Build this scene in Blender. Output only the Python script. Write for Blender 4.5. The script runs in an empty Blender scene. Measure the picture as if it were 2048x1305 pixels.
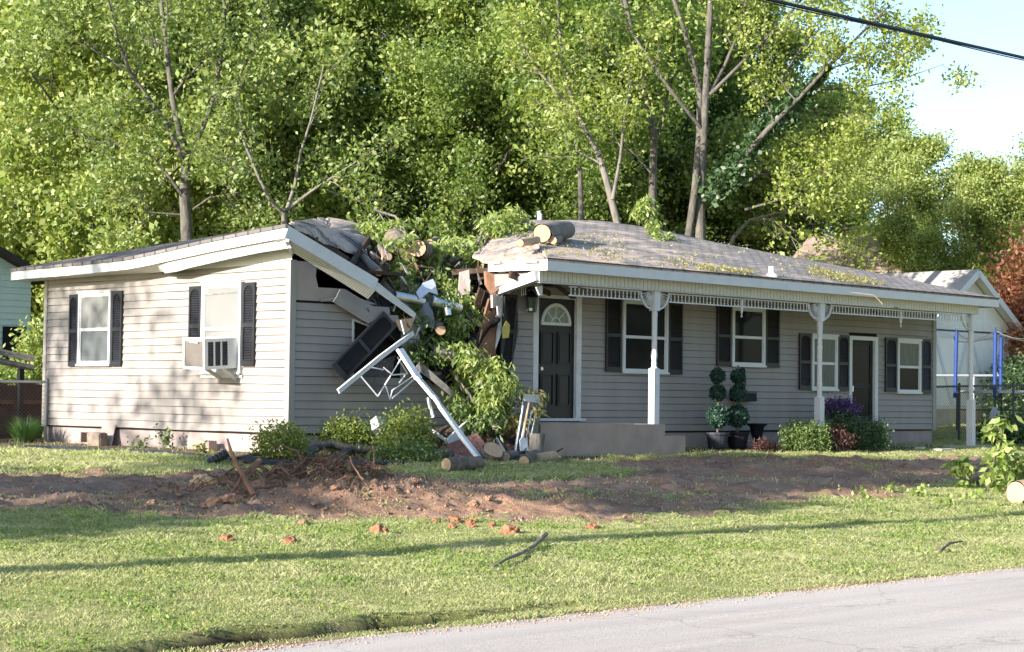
import bpy, bmesh, math, random
import numpy as np
from mathutils import Matrix, Vector, noise as mnoise

# ---------------------------------------------------------------- camera, sky, sun, exposure
SC = bpy.context.scene
COL = SC.collection
CAMZ = 1.6
FPX = 3750.0                       # focal length in pixels of the 2048 px wide photograph
PITCH = math.atan(141/3750.0); ROLL = 0.0117
cam_d = bpy.data.cameras.new('camera')
cam_d.sensor_width = 36.0; cam_d.lens = FPX/2048*36.0
cam_d.clip_start = 0.1; cam_d.clip_end = 3000
cam = bpy.data.objects.new('camera', cam_d); COL.objects.link(cam)
cp, sp = math.cos(PITCH), math.sin(PITCH)
VD = np.array([0, cp, sp]); _r = np.array([1.0, 0, 0]); _u = np.array([0, -sp, cp])
VR = math.cos(ROLL)*_r + math.sin(ROLL)*_u
VU = -math.sin(ROLL)*_r + math.cos(ROLL)*_u
CP = np.array([0, 0, CAMZ])
cam.matrix_world = Matrix(((VR[0], VU[0], -VD[0], CP[0]), (VR[1], VU[1], -VD[1], CP[1]), (VR[2], VU[2], -VD[2], CP[2]), (0, 0, 0, 1)))
SC.camera = cam

# the house's axes: A runs along its front (right and away), B along its end wall (left and away)
TH = math.radians(44.4)
A = np.array([math.cos(TH), math.sin(TH), 0]); B = np.array([-A[1], A[0], 0])
C0 = np.array([-3.337, 28.2, 0.0])
SUN_EL = math.radians(19.0)
_dh = A*math.cos(math.radians(2.2)) - B*math.sin(math.radians(2.2))   # way the light travels over the ground
to_sun = np.array([-_dh[0]*math.cos(SUN_EL), -_dh[1]*math.cos(SUN_EL), math.sin(SUN_EL)])
world = bpy.data.worlds.new('World'); SC.world = world; world.use_nodes = True
wn = world.node_tree
bg = wn.nodes['Background']
sky = wn.nodes.new('ShaderNodeTexSky'); sky.sky_type = 'NISHITA'; sky.sun_disc = False
sky.sun_elevation = SUN_EL
sky.sun_rotation = math.atan2(to_sun[0], to_sun[1])
sky.air_density = 1.0; sky.dust_density = 0.7; sky.ozone_density = 2.4
wn.links.new(sky.outputs[0], bg.inputs[0]); bg.inputs[1].default_value = 0.115
sun_d = bpy.data.lights.new('sun', 'SUN'); sun_d.energy = 4.4; sun_d.angle = math.radians(0.5); sun_d.color = (1.0, 0.935, 0.85)
sun = bpy.data.objects.new('sun', sun_d); COL.objects.link(sun)
sun.rotation_euler = Vector(to_sun).to_track_quat('Z', 'Y').to_euler()
sun.location = (-30, 0, 30)
SC.view_settings.view_transform = 'Standard'; SC.view_settings.look = 'None'
SC.view_settings.exposure = 1.47; SC.view_settings.gamma = 1.0
SC.cycles.use_denoising = True
SC.cycles.max_bounces = 8; SC.cycles.diffuse_bounces = 5; SC.cycles.transparent_max_bounces = 8

# ---------------------------------------------------------------- measuring
def ray(x, y): return VD + (x-1024)/FPX*VR - (y-652.5)/FPX*VU
def at(x, y, Y):
    v = ray(x, y); return CP + v*(Y/v[1])
def F(x, y, b=0.0):                # point of the plane parallel to the house front, in house coordinates
    v = ray(x, y); t = ((C0-CP)@B + b)/(v@B); p = CP+v*t-C0
    return (float(p@A), b, float(p[2]))
def L(x, y, s=0.0):                # same for planes parallel to the end wall
    v = ray(x, y); t = ((C0-CP)@A + s)/(v@A); p = CP+v*t-C0
    return (s, float(p@B), float(p[2]))
def H(s, b, z): return C0 + A*s + B*b + np.array([0, 0, z])
def sb(p): q = np.asarray(p)-C0; return float(q@A), float(q@B)
HM = Matrix.Translation(C0) @ Matrix.Rotation(TH, 4, 'Z')
HMn = np.array(HM)

def fbm(x, y, sc=1.0, oct=3, seed=0.0):
    v = 0; a = 1; t = 0
    for _ in range(oct):
        v += a*mnoise.noise((x*sc+seed, y*sc-seed, seed)); t += a; a *= .5; sc *= 2.1
    return v/t
def fbm_np(x, y, sc, oct=3, seed=0):
    """value noise on arrays"""
    out = np.zeros_like(x, dtype=float); amp = 1.0; tot = 0
    for o in range(oct):
        X = x*sc+17.3*seed; Y = y*sc-9.1*seed
        xi = np.floor(X).astype(np.int64); yi = np.floor(Y).astype(np.int64)
        fx = X-xi; fy = Y-yi; fx = fx*fx*(3-2*fx); fy = fy*fy*(3-2*fy)
        def h(i, j):
            n = (i*374761393 + j*668265263 + (seed+o)*974711) & 0x7fffffff
            n = ((n ^ (n >> 13))*1274126177) & 0x7fffffff
            return ((n ^ (n >> 16)) & 0xffff)/32767.5-1
        v = (h(xi, yi)*(1-fx)+h(xi+1, yi)*fx)*(1-fy) + (h(xi, yi+1)*(1-fx)+h(xi+1, yi+1)*fx)*fy
        out += amp*v; tot += amp; amp *= .5; sc *= 2.03
    return out/tot

# ---------------------------------------------------------------- ground height, bare-soil outline
def in_poly(px, py, poly):
    px = np.asarray(px, float); py = np.asarray(py, float); c = np.zeros(px.shape, bool); n = len(poly)
    for i in range(n):
        x1, y1 = poly[i]; x2, y2 = poly[(i+1) % n]
        cond = ((y1 > py) != (y2 > py)) & (px < (x2-x1)*(py-y1)/((y2-y1) if y2 != y1 else 1e-9)+x1)
        c ^= cond
    return c
def poly_dist(px, py, poly):
    px = np.asarray(px, float); py = np.asarray(py, float); d = np.full(px.shape, 1e9); n = len(poly)
    for i in range(n):
        x1, y1 = poly[i]; x2, y2 = poly[(i+1) % n]; dx, dy = x2-x1, y2-y1
        t = np.clip(((px-x1)*dx+(py-y1)*dy)/(dx*dx+dy*dy), 0, 1)
        d = np.minimum(d, np.hypot(px-x1-t*dx, py-y1-t*dy))
    return np.where(in_poly(px, py, poly), d, -d)      # positive inside
SOIL = [(-14, -1.2), (-9, -1.4), (-5.76, -1.9), (-3.2, -2.6), (-1.5, -3.6), (0.6, -4.3), (2.6, -4.2), (4.2, -3.0), (5.2, -1.9), (7.0, -1.55), (9, -2.3),
        (11.5, -2.9), (14, -3.2), (15.2, -4.4), (12, -5.6), (7.6, -6.7), (2, -8.0), (-2.1, -8.5), (-4, -8.0), (-6.0, -6.6), (-7.2, -5.8), (-9, -5.2), (-14, -4.6)]
BED = [(-2.0, 8.8), (-2.1, 3.0), (-2.0, 0.0), (-1.9, -1.3), (-0.8, -1.9), (1.2, -1.9), (3.0, -2.2), (5.2, -1.9), (7.2, -1.4), (18, -1.4), (18, 0.2), (0.2, 0.2), (0.2, 8.8)]
DITCH = [(-12.2, -12.62), (-11.4, -12.54), (-10.7, -12.46), (-9.9, -12.30), (-9.3, -12.38), (-8.6, -12.26), (-7.9, -12.44), (-7.0, -12.56), (-7.0, -12.64), (-8.2, -12.70), (-9.4, -12.66), (-10.0, -12.70), (-10.8, -12.66), (-11.6, -12.70)]
def soil_mask(s, b):
    j = 0.45*fbm_np(s, b, 0.9, 4, 3)
    m1 = np.clip((poly_dist(s, b, SOIL)+1.5*j+.5*fbm_np(s, b, 2.6, 3, 51))/0.4+.5, 0, 1)
    m2 = np.clip((poly_dist(s, b, BED)+0.5*j)/0.3+.5, 0, 1)
    m3 = np.clip((poly_dist(s, b, DITCH)+0.24*j)/0.07+1.0, 0, 1)
    m1 = np.maximum(m1, np.clip((-12.86+.25*j-b)/.06, 0, 1)*(b > -14))
    return m1, m2, m3
def base_z(s, b):
    s = np.asarray(s, float); b = np.asarray(b, float)
    z = np.where(b < 0, np.clip(.70*(1+b/13.0), 0, .7), .70)
    z = z + np.clip((s-19)*.033, 0, 1.0)*np.clip((b+4)/6, 0, 1)
    return z
def mound(s, b):
    def g(cs, cb, rs, rb, h): return h*np.exp(-((s-cs)/rs)**2-((b-cb)/rb)**2)
    return g(-3.3, -5.5, 1.3, .9, .17)+g(-4.6, -5.4, .9, .8, .07)+g(-2.3, -6.2, 1.2, .8, .08)+g(-6.4, -3.6, 1.2, .6, .07)+g(-.6, -7.2, 1.4, .7, .08)
def ground_z(s, b):
    s = np.asarray(s, float); b = np.asarray(b, float)
    m1, m2, m3 = soil_mask(s, b)
    z = base_z(s, b)
    lawn = np.clip((b+13.1)/.6, 0, 1)
    n = fbm_np(s, b, .55, 3, 5)*.025 + fbm_np(s, b, 3.1, 2, 8)*.008
    rough = fbm_np(s, b, 1.6, 4, 11)*.08 + np.abs(fbm_np(s, b, 4.0, 3, 12))*.11 + fbm_np(s, b, 9.0, 2, 13)*.03
    ruts = np.sin((b+.15*s)*5.2+fbm_np(s, b, .4, 2, 2)*2)*.02
    z = z + lawn*n + m1*(rough+ruts-.02)*np.clip((b+11.5)/.8, 0, 1) + m2*(1-m1)*fbm_np(s, b, 4, 3, 21)*.02 - m3*(.09+.07*fbm_np(s, b, 6, 2, 9)) + m1*mound(s, b)
    near_house = np.clip(1-np.maximum(np.maximum(-s, b*0-b), 0)/.25, 0, 1)*((s > -.3) & (s < 17.6) & (b > -.3) & (b < 7.3))
    return z*(1-near_house)+base_z(s, b)*near_house
def gz(s, b): return float(ground_z(np.array([s]), np.array([b]))[0])
def G(x, y):
    """point of the ground under a pixel, as house coordinates (s, b)"""
    v = ray(x, y); t = 6.0
    while t < 300:
        p = CP+v*t; s, b = sb(p)
        if p[2] <= float(base_z(s, b)): break
        t += .03
    return s, b

# ---------------------------------------------------------------- materials
MATS = {}
def mat(name, col, rough=.8, var=.15, scale=6.0, bump=0.0, bscale=None, spec=.3, stretch=(1, 1, 1), metal=0.0, col2=None, detail=4):
    m = bpy.data.materials.new(name); m.use_nodes = True; MATS[name] = m
    nt = m.node_tree; N = nt.nodes; K = nt.links; bs = N['Principled BSDF']
    bs.inputs['Roughness'].default_value = rough; bs.inputs['Specular IOR Level'].default_value = spec; bs.inputs['Metallic'].default_value = metal
    tc = N.new('ShaderNodeTexCoord'); mp = N.new('ShaderNodeMapping'); mp.inputs['Scale'].default_value = stretch
    K.new(tc.outputs['Object'], mp.inputs[0])
    nz = N.new('ShaderNodeTexNoise'); nz.inputs['Scale'].default_value = scale; nz.inputs['Detail'].default_value = detail; nz.inputs['Roughness'].default_value = .6
    K.new(mp.outputs[0], nz.inputs['Vector'])
    rp = N.new('ShaderNodeValToRGB'); e = rp.color_ramp.elements
    e[0].position = .3; e[1].position = .7
    c2 = col2 if col2 else tuple(min(1, c*(1+var)) for c in col)
    e[0].color = (*[c*(1-var) for c in col], 1); e[1].color = (*c2, 1)
    K.new(nz.outputs[0], rp.inputs[0]); K.new(rp.outputs[0], bs.inputs['Base Color'])
    if bump:
        n2 = N.new('ShaderNodeTexNoise'); n2.inputs['Scale'].default_value = bscale or scale*4; n2.inputs['Detail'].default_value = 5
        K.new(mp.outputs[0], n2.inputs['Vector'])
        bp = N.new('ShaderNodeBump'); bp.inputs['Strength'].default_value = 1.0; bp.inputs['Distance'].default_value = bump
        K.new(n2.outputs[0], bp.inputs['Height']); K.new(bp.outputs[0], bs.inputs['Normal'])
    return m
def leaf_mat(name, cols, trans=.4, tcol=None, rough=.55, gloss=.05, patch=None):
    m = bpy.data.materials.new(name); m.use_nodes = True; MATS[name] = m
    nt = m.node_tree; N = nt.nodes; K = nt.links
    N.remove(N['Principled BSDF']); out = N['Material Output']
    g = N.new('ShaderNodeNewGeometry'); rp = N.new('ShaderNodeValToRGB'); e = rp.color_ramp.elements
    for i, c in enumerate(cols):
        p = i/(len(cols)-1)
        el = e[i] if i < 2 else e.new(p)
        el.position = p; el.color = (*c, 1)
    e[0].position = 0; e[1].position = 1/(len(cols)-1)
    K.new(g.outputs['Random Per Island'], rp.inputs[0])
    if patch:
        tc = N.new('ShaderNodeTexCoord'); nz = N.new('ShaderNodeTexNoise'); nz.inputs['Scale'].default_value = .9; nz.inputs['Detail'].default_value = 5; nz.inputs['Roughness'].default_value = .65; K.new(tc.outputs['Object'], nz.inputs['Vector'])
        pr = N.new('ShaderNodeValToRGB'); pe = pr.color_ramp.elements; pe[0].position = .42; pe[1].position = .66; pe[0].color = (0, 0, 0, 1); pe[1].color = (.5, .5, .5, 1); K.new(nz.outputs[0], pr.inputs[0])
        pc = N.new('ShaderNodeRGB'); pc.outputs[0].default_value = (*patch, 1); mxp = N.new('ShaderNodeMixRGB'); K.new(pr.outputs[0], mxp.inputs[0]); K.new(rp.outputs[0], mxp.inputs[1]); K.new(pc.outputs[0], mxp.inputs[2]); rp = mxp
    d = N.new('ShaderNodeBsdfDiffuse'); t = N.new('ShaderNodeBsdfTranslucent'); gl = N.new('ShaderNodeBsdfGlossy'); gl.inputs['Roughness'].default_value = rough
    hs = N.new('ShaderNodeHueSaturation'); hs.inputs['Saturation'].default_value = 1.1; hs.inputs['Value'].default_value = 1.25
    K.new(rp.outputs[0], d.inputs[0]); K.new(rp.outputs[0], hs.inputs['Color']); K.new(hs.outputs[0], t.inputs[0])
    mx = N.new('ShaderNodeMixShader'); mx.inputs[0].default_value = trans; K.new(d.outputs[0], mx.inputs[1]); K.new(t.outputs[0], mx.inputs[2])
    m2 = N.new('ShaderNodeMixShader'); m2.inputs[0].default_value = gloss; K.new(mx.outputs[0], m2.inputs[1]); K.new(gl.outputs[0], m2.inputs[2])
    K.new(m2.outputs[0], out.inputs[0])
    return m

mat('siding', (.29, .262, .240), .6, .11, 2.2, spec=.25, stretch=(1, 1, .22), detail=7)
mat('sheathing', (.36, .30, .27), .8, .1, 3)
mat('trim', (.62, .62, .62), .5, .06, 4)
mat('trim_dull', (.60, .59, .57), .6, .12, 5)
mat('corner_trim', (.31, .285, .26), .6, .05, 2)
mat('beam_panel', (.62, .60, .54), .6, .05, 3)
mat('soffit', (.70, .69, .66), .55, .05, 3)
mat('foundation', (.34, .28, .26), .9, .14, 3, bump=.004, bscale=40)
mat('concrete', (.37, .285, .235), .9, .16, 2.2, bump=.003, bscale=50)
mat('shutter', (.016, .016, .019), .45, .3, 6, spec=.4)
mat('porch_shutter', (.020, .018, .017), .5, .3, 6, spec=.35)
mat('door', (.010, .009, .009), .45, .2, 5, spec=.4)
mat('screen', (.016, .015, .015), .6, .3, 5)
mat('dark_glass', (.014, .016, .016), .08, .2, 2, spec=.05)
mat('greenish_glass', (.085, .105, .095), .09, .35, 5, spec=.10, stretch=(6, 6, .5))  # slightly lighter, greenish glass with upright streaks in its colour
mat('fan_glass', (.22, .24, .20), .12, .4, 12, spec=.6)
mat('blind', (.20, .20, .19), .6, .03, 3)
mat('ceiling', (.42, .38, .32), .8, .06, 3)
mat('attic_black', (.012, .010, .009), .95, .3, 3)  # near black that paints darkness into the attic, slots and openings
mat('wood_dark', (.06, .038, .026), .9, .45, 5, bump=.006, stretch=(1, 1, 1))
mat('wood_brown', (.22, .115, .07), .85, .35, 7, bump=.003)
mat('wood_grey', (.20, .185, .17), .9, .4, 9, bump=.004)
mat('wood_raw', (.52, .36, .22), .8, .2, 12)
mat('bark', (.115, .103, .088), .95, .45, 9, bump=.02, bscale=22, stretch=(1, 1, .35))
mat('bark_pale', (.185, .165, .14), .95, .35, 9, bump=.015, bscale=24, stretch=(1, 1, .3))
mat('bark_log', (.17, .135, .105), .95, .5, 10, bump=.02, bscale=20)
mat('cut_wood', (.46, .32, .20), .85, .18, 14)
mat('steel', (.62, .64, .66), .28, .1, 8, metal=.9)
mat('aluminium_white', (.78, .79, .81), .35, .08, 7, spec=.5)
mat('grey_panel', (.17, .175, .19), .6, .15, 5)
mat('ac_white', (.72, .71, .68), .5, .05, 6)
mat('ac_dark', (.10, .10, .105), .6, .2, 8)
mat('ac_grille', (.24, .215, .19), .7, .1, 8)
mat('black_plastic', (.012, .012, .014), .4, .2, 5, spec=.4)
mat('edging', (.03, .034, .042), .5, .3, 8)
mat('fan_brown', (.05, .032, .024), .45, .25, 7)
mat('yellow_foam', (.55, .45, .12), .8, .15, 8)
mat('white_wrap', (.62, .64, .68), .55, .1, 6)
mat('teal_siding', (.44, .53, .50), .7, .06, 3)
mat('dark_roof', (.035, .03, .03), .9, .2, 6)
mat('shed_white', (.80, .78, .72), .6, .05, 3)
mat('shed_roof', (.40, .36, .33), .9, .15, 4)
mat('brown_roof', (.36, .26, .21), .9, .2, 3)
mat('blue_foam', (.014, .045, .20), .55, .15, 10)
mat('fence_dark', (.05, .05, .05), .5, .1, 5)
mat('fence_silver', (.42, .42, .41), .4, .1, 5, metal=.3)
mat('clay', (.36, .165, .09), .95, .4, 14, bump=.05, bscale=26)
mat('root', (.15, .09, .06), .95, .4, 9, bump=.008)
mat('wire', (.008, .009, .013), .5, .1, 5)
mat('stone', (.24, .19, .15), .95, .3, 8, bump=.01)
mat('terracotta', (.36, .17, .11), .85, .2, 8)
mat('pot_black', (.010, .010, .013), .6, .2, 6, spec=.2)
mat('brick_red', (.24, .12, .10), .9, .3, 10)

def uv_mat_roof(name, base, sawdust):
    m = bpy.data.materials.new(name); m.use_nodes = True; MATS[name] = m
    nt = m.node_tree; N = nt.nodes; K = nt.links; bs = N['Principled BSDF']; bs.inputs['Roughness'].default_value = .95; bs.inputs['Specular IOR Level'].default_value = .15
    uv = N.new('ShaderNodeUVMap'); br = N.new('ShaderNodeTexBrick')
    br.offset = .5; br.inputs['Scale'].default_value = 1.0
    br.inputs['Brick Width'].default_value = .31; br.inputs['Row Height'].default_value = .145
    br.inputs['Mortar Size'].default_value = .017; br.inputs['Mortar Smooth'].default_value = .3; br.inputs['Bias'].default_value = -.1
    br.inputs['Color1'].default_value = (*base, 1); br.inputs['Color2'].default_value = (*[c*.68 for c in base], 1); br.inputs['Mortar'].default_value = (*[c*.25 for c in base], 1)
    K.new(uv.outputs[0], br.inputs['Vector'])
    n1 = N.new('ShaderNodeTexNoise'); n1.inputs['Scale'].default_value = 1.7; n1.inputs['Detail'].default_value = 9; n1.inputs['Roughness'].default_value = .68
    mp = N.new('ShaderNodeMapping'); mp.inputs['Scale'].default_value = (.55, 1.3, 1)
    K.new(uv.outputs[0], mp.inputs[0]); K.new(mp.outputs[0], n1.inputs['Vector'])
    sx = N.new('ShaderNodeSeparateXYZ'); K.new(uv.outputs[0], sx.inputs[0])
    mr = N.new('ShaderNodeMapRange'); mr.inputs['From Min'].default_value = 5.0; mr.inputs['From Max'].default_value = 15.0
    mr.inputs['To Min'].default_value = sawdust; mr.inputs['To Max'].default_value = sawdust-.24
    K.new(sx.outputs[0], mr.inputs[0])
    ad = N.new('ShaderNodeMath'); ad.operation = 'ADD'; K.new(n1.outputs[0], ad.inputs[0]); K.new(mr.outputs[0], ad.inputs[1])
    rp = N.new('ShaderNodeValToRGB'); rp.color_ramp.elements[0].position = .56; rp.color_ramp.elements[1].position = .68
    K.new(ad.outputs[0], rp.inputs[0])
    n3 = N.new('ShaderNodeTexNoise'); n3.inputs['Scale'].default_value = 14; n3.inputs['Detail'].default_value = 6
    K.new(uv.outputs[0], n3.inputs['Vector'])
    r3 = N.new('ShaderNodeValToRGB'); r3.color_ramp.elements[0].position = .35; r3.color_ramp.elements[1].position = .75
    r3.color_ramp.elements[0].color = (.44, .33, .25, 1); r3.color_ramp.elements[1].color = (.66, .54, .44, 1)
    K.new(n3.outputs[0], r3.inputs[0])
    mx = N.new('ShaderNodeMixRGB'); K.new(rp.outputs[0], mx.inputs[0]); K.new(br.outputs[0], mx.inputs[1]); K.new(r3.outputs[0], mx.inputs[2])
    K.new(mx.outputs[0], bs.inputs['Base Color'])
    bp = N.new('ShaderNodeBump'); bp.inputs['Distance'].default_value = .012; bp.inputs['Strength'].default_value = .8
    K.new(br.outputs['Fac'], bp.inputs['Height']); bp.invert = True
    K.new(bp.outputs[0], bs.inputs['Normal'])
    return m
uv_mat_roof('shingle_right', (.35, .315, .295), .165)
uv_mat_roof('shingle_left', (.19, .175, .175), .18)
uv_mat_roof('shingle_end', (.20, .18, .175), -.06)
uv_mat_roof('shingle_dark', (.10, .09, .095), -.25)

# ---------------------------------------------------------------- mesh builder and object rules
class MB:
    """collects shapes in one frame, then links them as ONE mesh object"""
    def __init__(self, M=None): self.v = []; self.f = []; self.uv = []; self.M = M if M is not None else Matrix.Identity(4)
    def add(self, vs, fs):
        o = len(self.v); self.v += [tuple(map(float, p)) for p in vs]; self.f += [tuple(i+o for i in f) for f in fs]
    def box(self, a, b):
        x0, y0, z0 = a; x1, y1, z1 = b
        self.add([(x0, y0, z0), (x1, y0, z0), (x1, y1, z0), (x0, y1, z0), (x0, y0, z1), (x1, y0, z1), (x1, y1, z1), (x0, y1, z1)],
                 [(0, 3, 2, 1), (4, 5, 6, 7), (0, 1, 5, 4), (1, 2, 6, 5), (2, 3, 7, 6), (3, 0, 4, 7)])
    def bar(self, p, q, w, h, up=(0, 0, 1), taper=1.0):
        """rectangular bar from p to q, w across, h along up"""
        p = Vector(p); q = Vector(q); d = (q-p).normalized(); u = Vector(up); s = d.cross(u)
        if s.length < 1e-4: u = Vector((1, 0, 0)); s = d.cross(u)
        s.normalize(); u = s.cross(d).normalized(); vs = []
        for c, k in ((p, 1.0), (q, taper)):
            for a, b in ((-1, -1), (1, -1), (1, 1), (-1, 1)): vs.append(c+s*(a*w/2*k)+u*(b*h/2*k))
        self.add(vs, [(0, 3, 2, 1), (4, 5, 6, 7), (0, 1, 5, 4), (1, 2, 6, 5), (2, 3, 7, 6), (3, 0, 4, 7)])
    def tube(self, pts, rad, n=8, cap=True, jit=0.0, rnd=None):
        pts = [Vector(p) for p in pts]; m = len(pts)
        if not hasattr(rad, '__len__'): rad = [rad]*m
        vs = []; ref = None
        for i in range(m):
            d = (pts[min(i+1, m-1)]-pts[max(i-1, 0)]).normalized()
            if ref is None: ref = d.orthogonal().normalized()
            ref = (ref-d*ref.dot(d))
            if ref.length < 1e-5: ref = d.orthogonal()
            ref.normalize(); bi = d.cross(ref)
            for k in range(n):
                a = 2*math.pi*k/n; r = rad[i]
                if jit: r *= 1+jit*(rnd.random()*2-1)
                vs.append(pts[i]+ref*(math.cos(a)*r)+bi*(math.sin(a)*r))
        fs = []
        for i in range(m-1):
            for k in range(n):
                fs.append((i*n+k, i*n+(k+1) % n, (i+1)*n+(k+1) % n, (i+1)*n+k))
        if cap: fs.append(tuple(range(n-1, -1, -1))); fs.append(tuple((m-1)*n+k for k in range(n)))
        self.add(vs, fs)
    def lathe(self, c, prof, n=16):
        """prof: (radius, z) pairs from the bottom up, around c"""
        vs = []; fs = []; m = len(prof)
        for r, z in prof:
            for k in range(n):
                a = 2*math.pi*k/n; vs.append((c[0]+r*math.cos(a), c[1]+r*math.sin(a), c[2]+z))
        for i in range(m-1):
            for k in range(n): fs.append((i*n+k, i*n+(k+1) % n, (i+1)*n+(k+1) % n, (i+1)*n+k))
        fs.append(tuple(range(n-1, -1, -1))); fs.append(tuple((m-1)*n+k for k in range(n)))
        self.add(vs, fs)
    def slab(self, pts, t, dirn=(0, 0, -1)):
        """polygon with thickness t along dirn"""
        d = Vector(dirn)*t; n = len(pts); P = [Vector(p) for p in pts]
        self.add(P+[p+d for p in P], [tuple(range(n)), tuple(range(2*n-1, n-1, -1))]+[(i, i+n, (i+1) % n+n, (i+1) % n) for i in range(n)])
    def world(self): return [self.M @ Vector(p) for p in self.v]
    def build(self, name, m, parent=None, smooth=False, origin=None, uvf=None):
        return link_mesh(name, np.array(self.world()), self.f, m, parent, smooth, origin, uvf)

ROOTM = {}
def root_matrix(o):
    while o.parent is not None: o = o.parent
    return ROOTM[o.name]
def link_mesh(name, vw, faces, m, parent=None, smooth=False, origin=None, uvf=None):
    """vw are world points; the object gets its own base point as origin (or its thing's, when a part)"""
    vw = np.asarray(vw, float)
    if parent is None:
        if origin is None:
            lo = vw.min(0); hi = vw.max(0); origin = ((lo[0]+hi[0])/2, (lo[1]+hi[1])/2, lo[2])
        inv = np.array(Matrix.Translation(Vector(origin)).inverted())
    else: inv = np.array(root_matrix(parent).inverted())
    loc = vw @ inv[:3, :3].T + inv[:3, 3]
    me = bpy.data.meshes.new(name)
    if isinstance(faces, np.ndarray):
        k = faces.shape[1]; me.vertices.add(len(loc)); me.vertices.foreach_set('co', loc.astype(np.float32).ravel())
        me.loops.add(faces.size); me.loops.foreach_set('vertex_index', faces.astype(np.int32).ravel())
        me.polygons.add(len(faces)); me.polygons.foreach_set('loop_start', np.arange(0, faces.size, k, dtype=np.int32))
        me.update(calc_edges=True)
    else:
        me.from_pydata([tuple(p) for p in loc], [], faces); me.update()
    if uvf:
        ul = me.uv_layers.new(name='UVMap'); data = np.empty(len(me.loops)*2, np.float32)
        vi = np.empty(len(me.loops), np.int32); me.loops.foreach_get('vertex_index', vi)
        uvv = np.array([uvf(p) for p in vw], np.float32); data = uvv[vi].ravel(); ul.data.foreach_set('uv', data)
    ms = m if isinstance(m, (list, tuple)) else [m]
    for x in ms: me.materials.append(MATS[x])
    if smooth: me.polygons.foreach_set('use_smooth', np.ones(len(me.polygons), bool))
    o = bpy.data.objects.new(name, me); COL.objects.link(o)
    if parent is None: o.location = origin; ROOTM[o.name] = Matrix.Translation(Vector(origin))
    else: o.parent = parent
    return o
def thing(name, label, cat, loc, rotz=0.0, group=None):
    o = bpy.data.objects.new(name, None); COL.objects.link(o); o.empty_display_size = .2
    o.location = loc; o.rotation_euler = (0, 0, rotz)
    ROOTM[o.name] = Matrix.Translation(Vector(loc)) @ Matrix.Rotation(rotz, 4, 'Z')
    o['label'] = label; o['category'] = cat
    if group: o['group'] = group
    return o
def tag(o, label, cat, group=None):
    o['label'] = label; o['category'] = cat
    if group: o['group'] = group
    return o
def kind(o, k): o['kind'] = k; return o
def dup(o, loc, rotz=0.0, scale=None, label=None, group=None, parent=None):
    """a copy of a thing with copies of its parts and sub-parts"""
    c = o.copy(); COL.objects.link(c)
    if parent is None:
        c.location = loc; c.rotation_euler = (0, 0, rotz)
        if scale: c.scale = scale
        if label: c['label'] = label
        if group: c['group'] = group
    else: c.parent = parent
    for ch in list(o.children): dup(ch, None, parent=c)
    return c
# ================================================================= SETTING: ground, road
def ground():
    s = np.unique(np.concatenate([np.linspace(-600, -40, 15), np.arange(-40, -16, 1.0), np.arange(-16, 24, .085), np.arange(24, 60, 1.5), np.linspace(60, 600, 15)]))
    b = np.unique(np.concatenate([np.linspace(-400, -30, 10), np.arange(-30, -13.4, .8), np.arange(-13.4, 2, .085), np.arange(2, 12, .3), np.arange(12, 60, 2), np.linspace(60, 700, 15)]))
    S, Bb = np.meshgrid(s, b, indexing='ij')
    Z = ground_z(S.ravel(), Bb.ravel())
    far = (np.abs(S.ravel()) > 45) | (np.abs(Bb.ravel()) > 45)
    Z = np.where((Bb.ravel() < -12.95) & (Bb.ravel() > -21.5), np.minimum(Z, -.012), Z)
    V = C0+np.outer(S.ravel(), A)+np.outer(Bb.ravel(), B); V[:, 2] = Z
    ns, nb = len(s), len(b)
    i = np.arange((ns-1)*(nb-1)); a = (i//(nb-1))*nb+i % (nb-1)
    Fc = np.stack([a, a+nb, a+nb+1, a+1], 1)
    o = link_mesh('ground', V, Fc, 'soil_and_turf', smooth=True, origin=(0, 0, 0))
    m1, m2, m3 = soil_mask(S.ravel(), Bb.ravel())
    me = o.data
    for nm, arr in (('soil', m1), ('bed', m2), ('ditch', m3)):
        at_ = me.attributes.new(nm, 'FLOAT', 'POINT'); at_.data.foreach_set('value', arr.astype(np.float32))
    return kind(o, 'structure')
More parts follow.
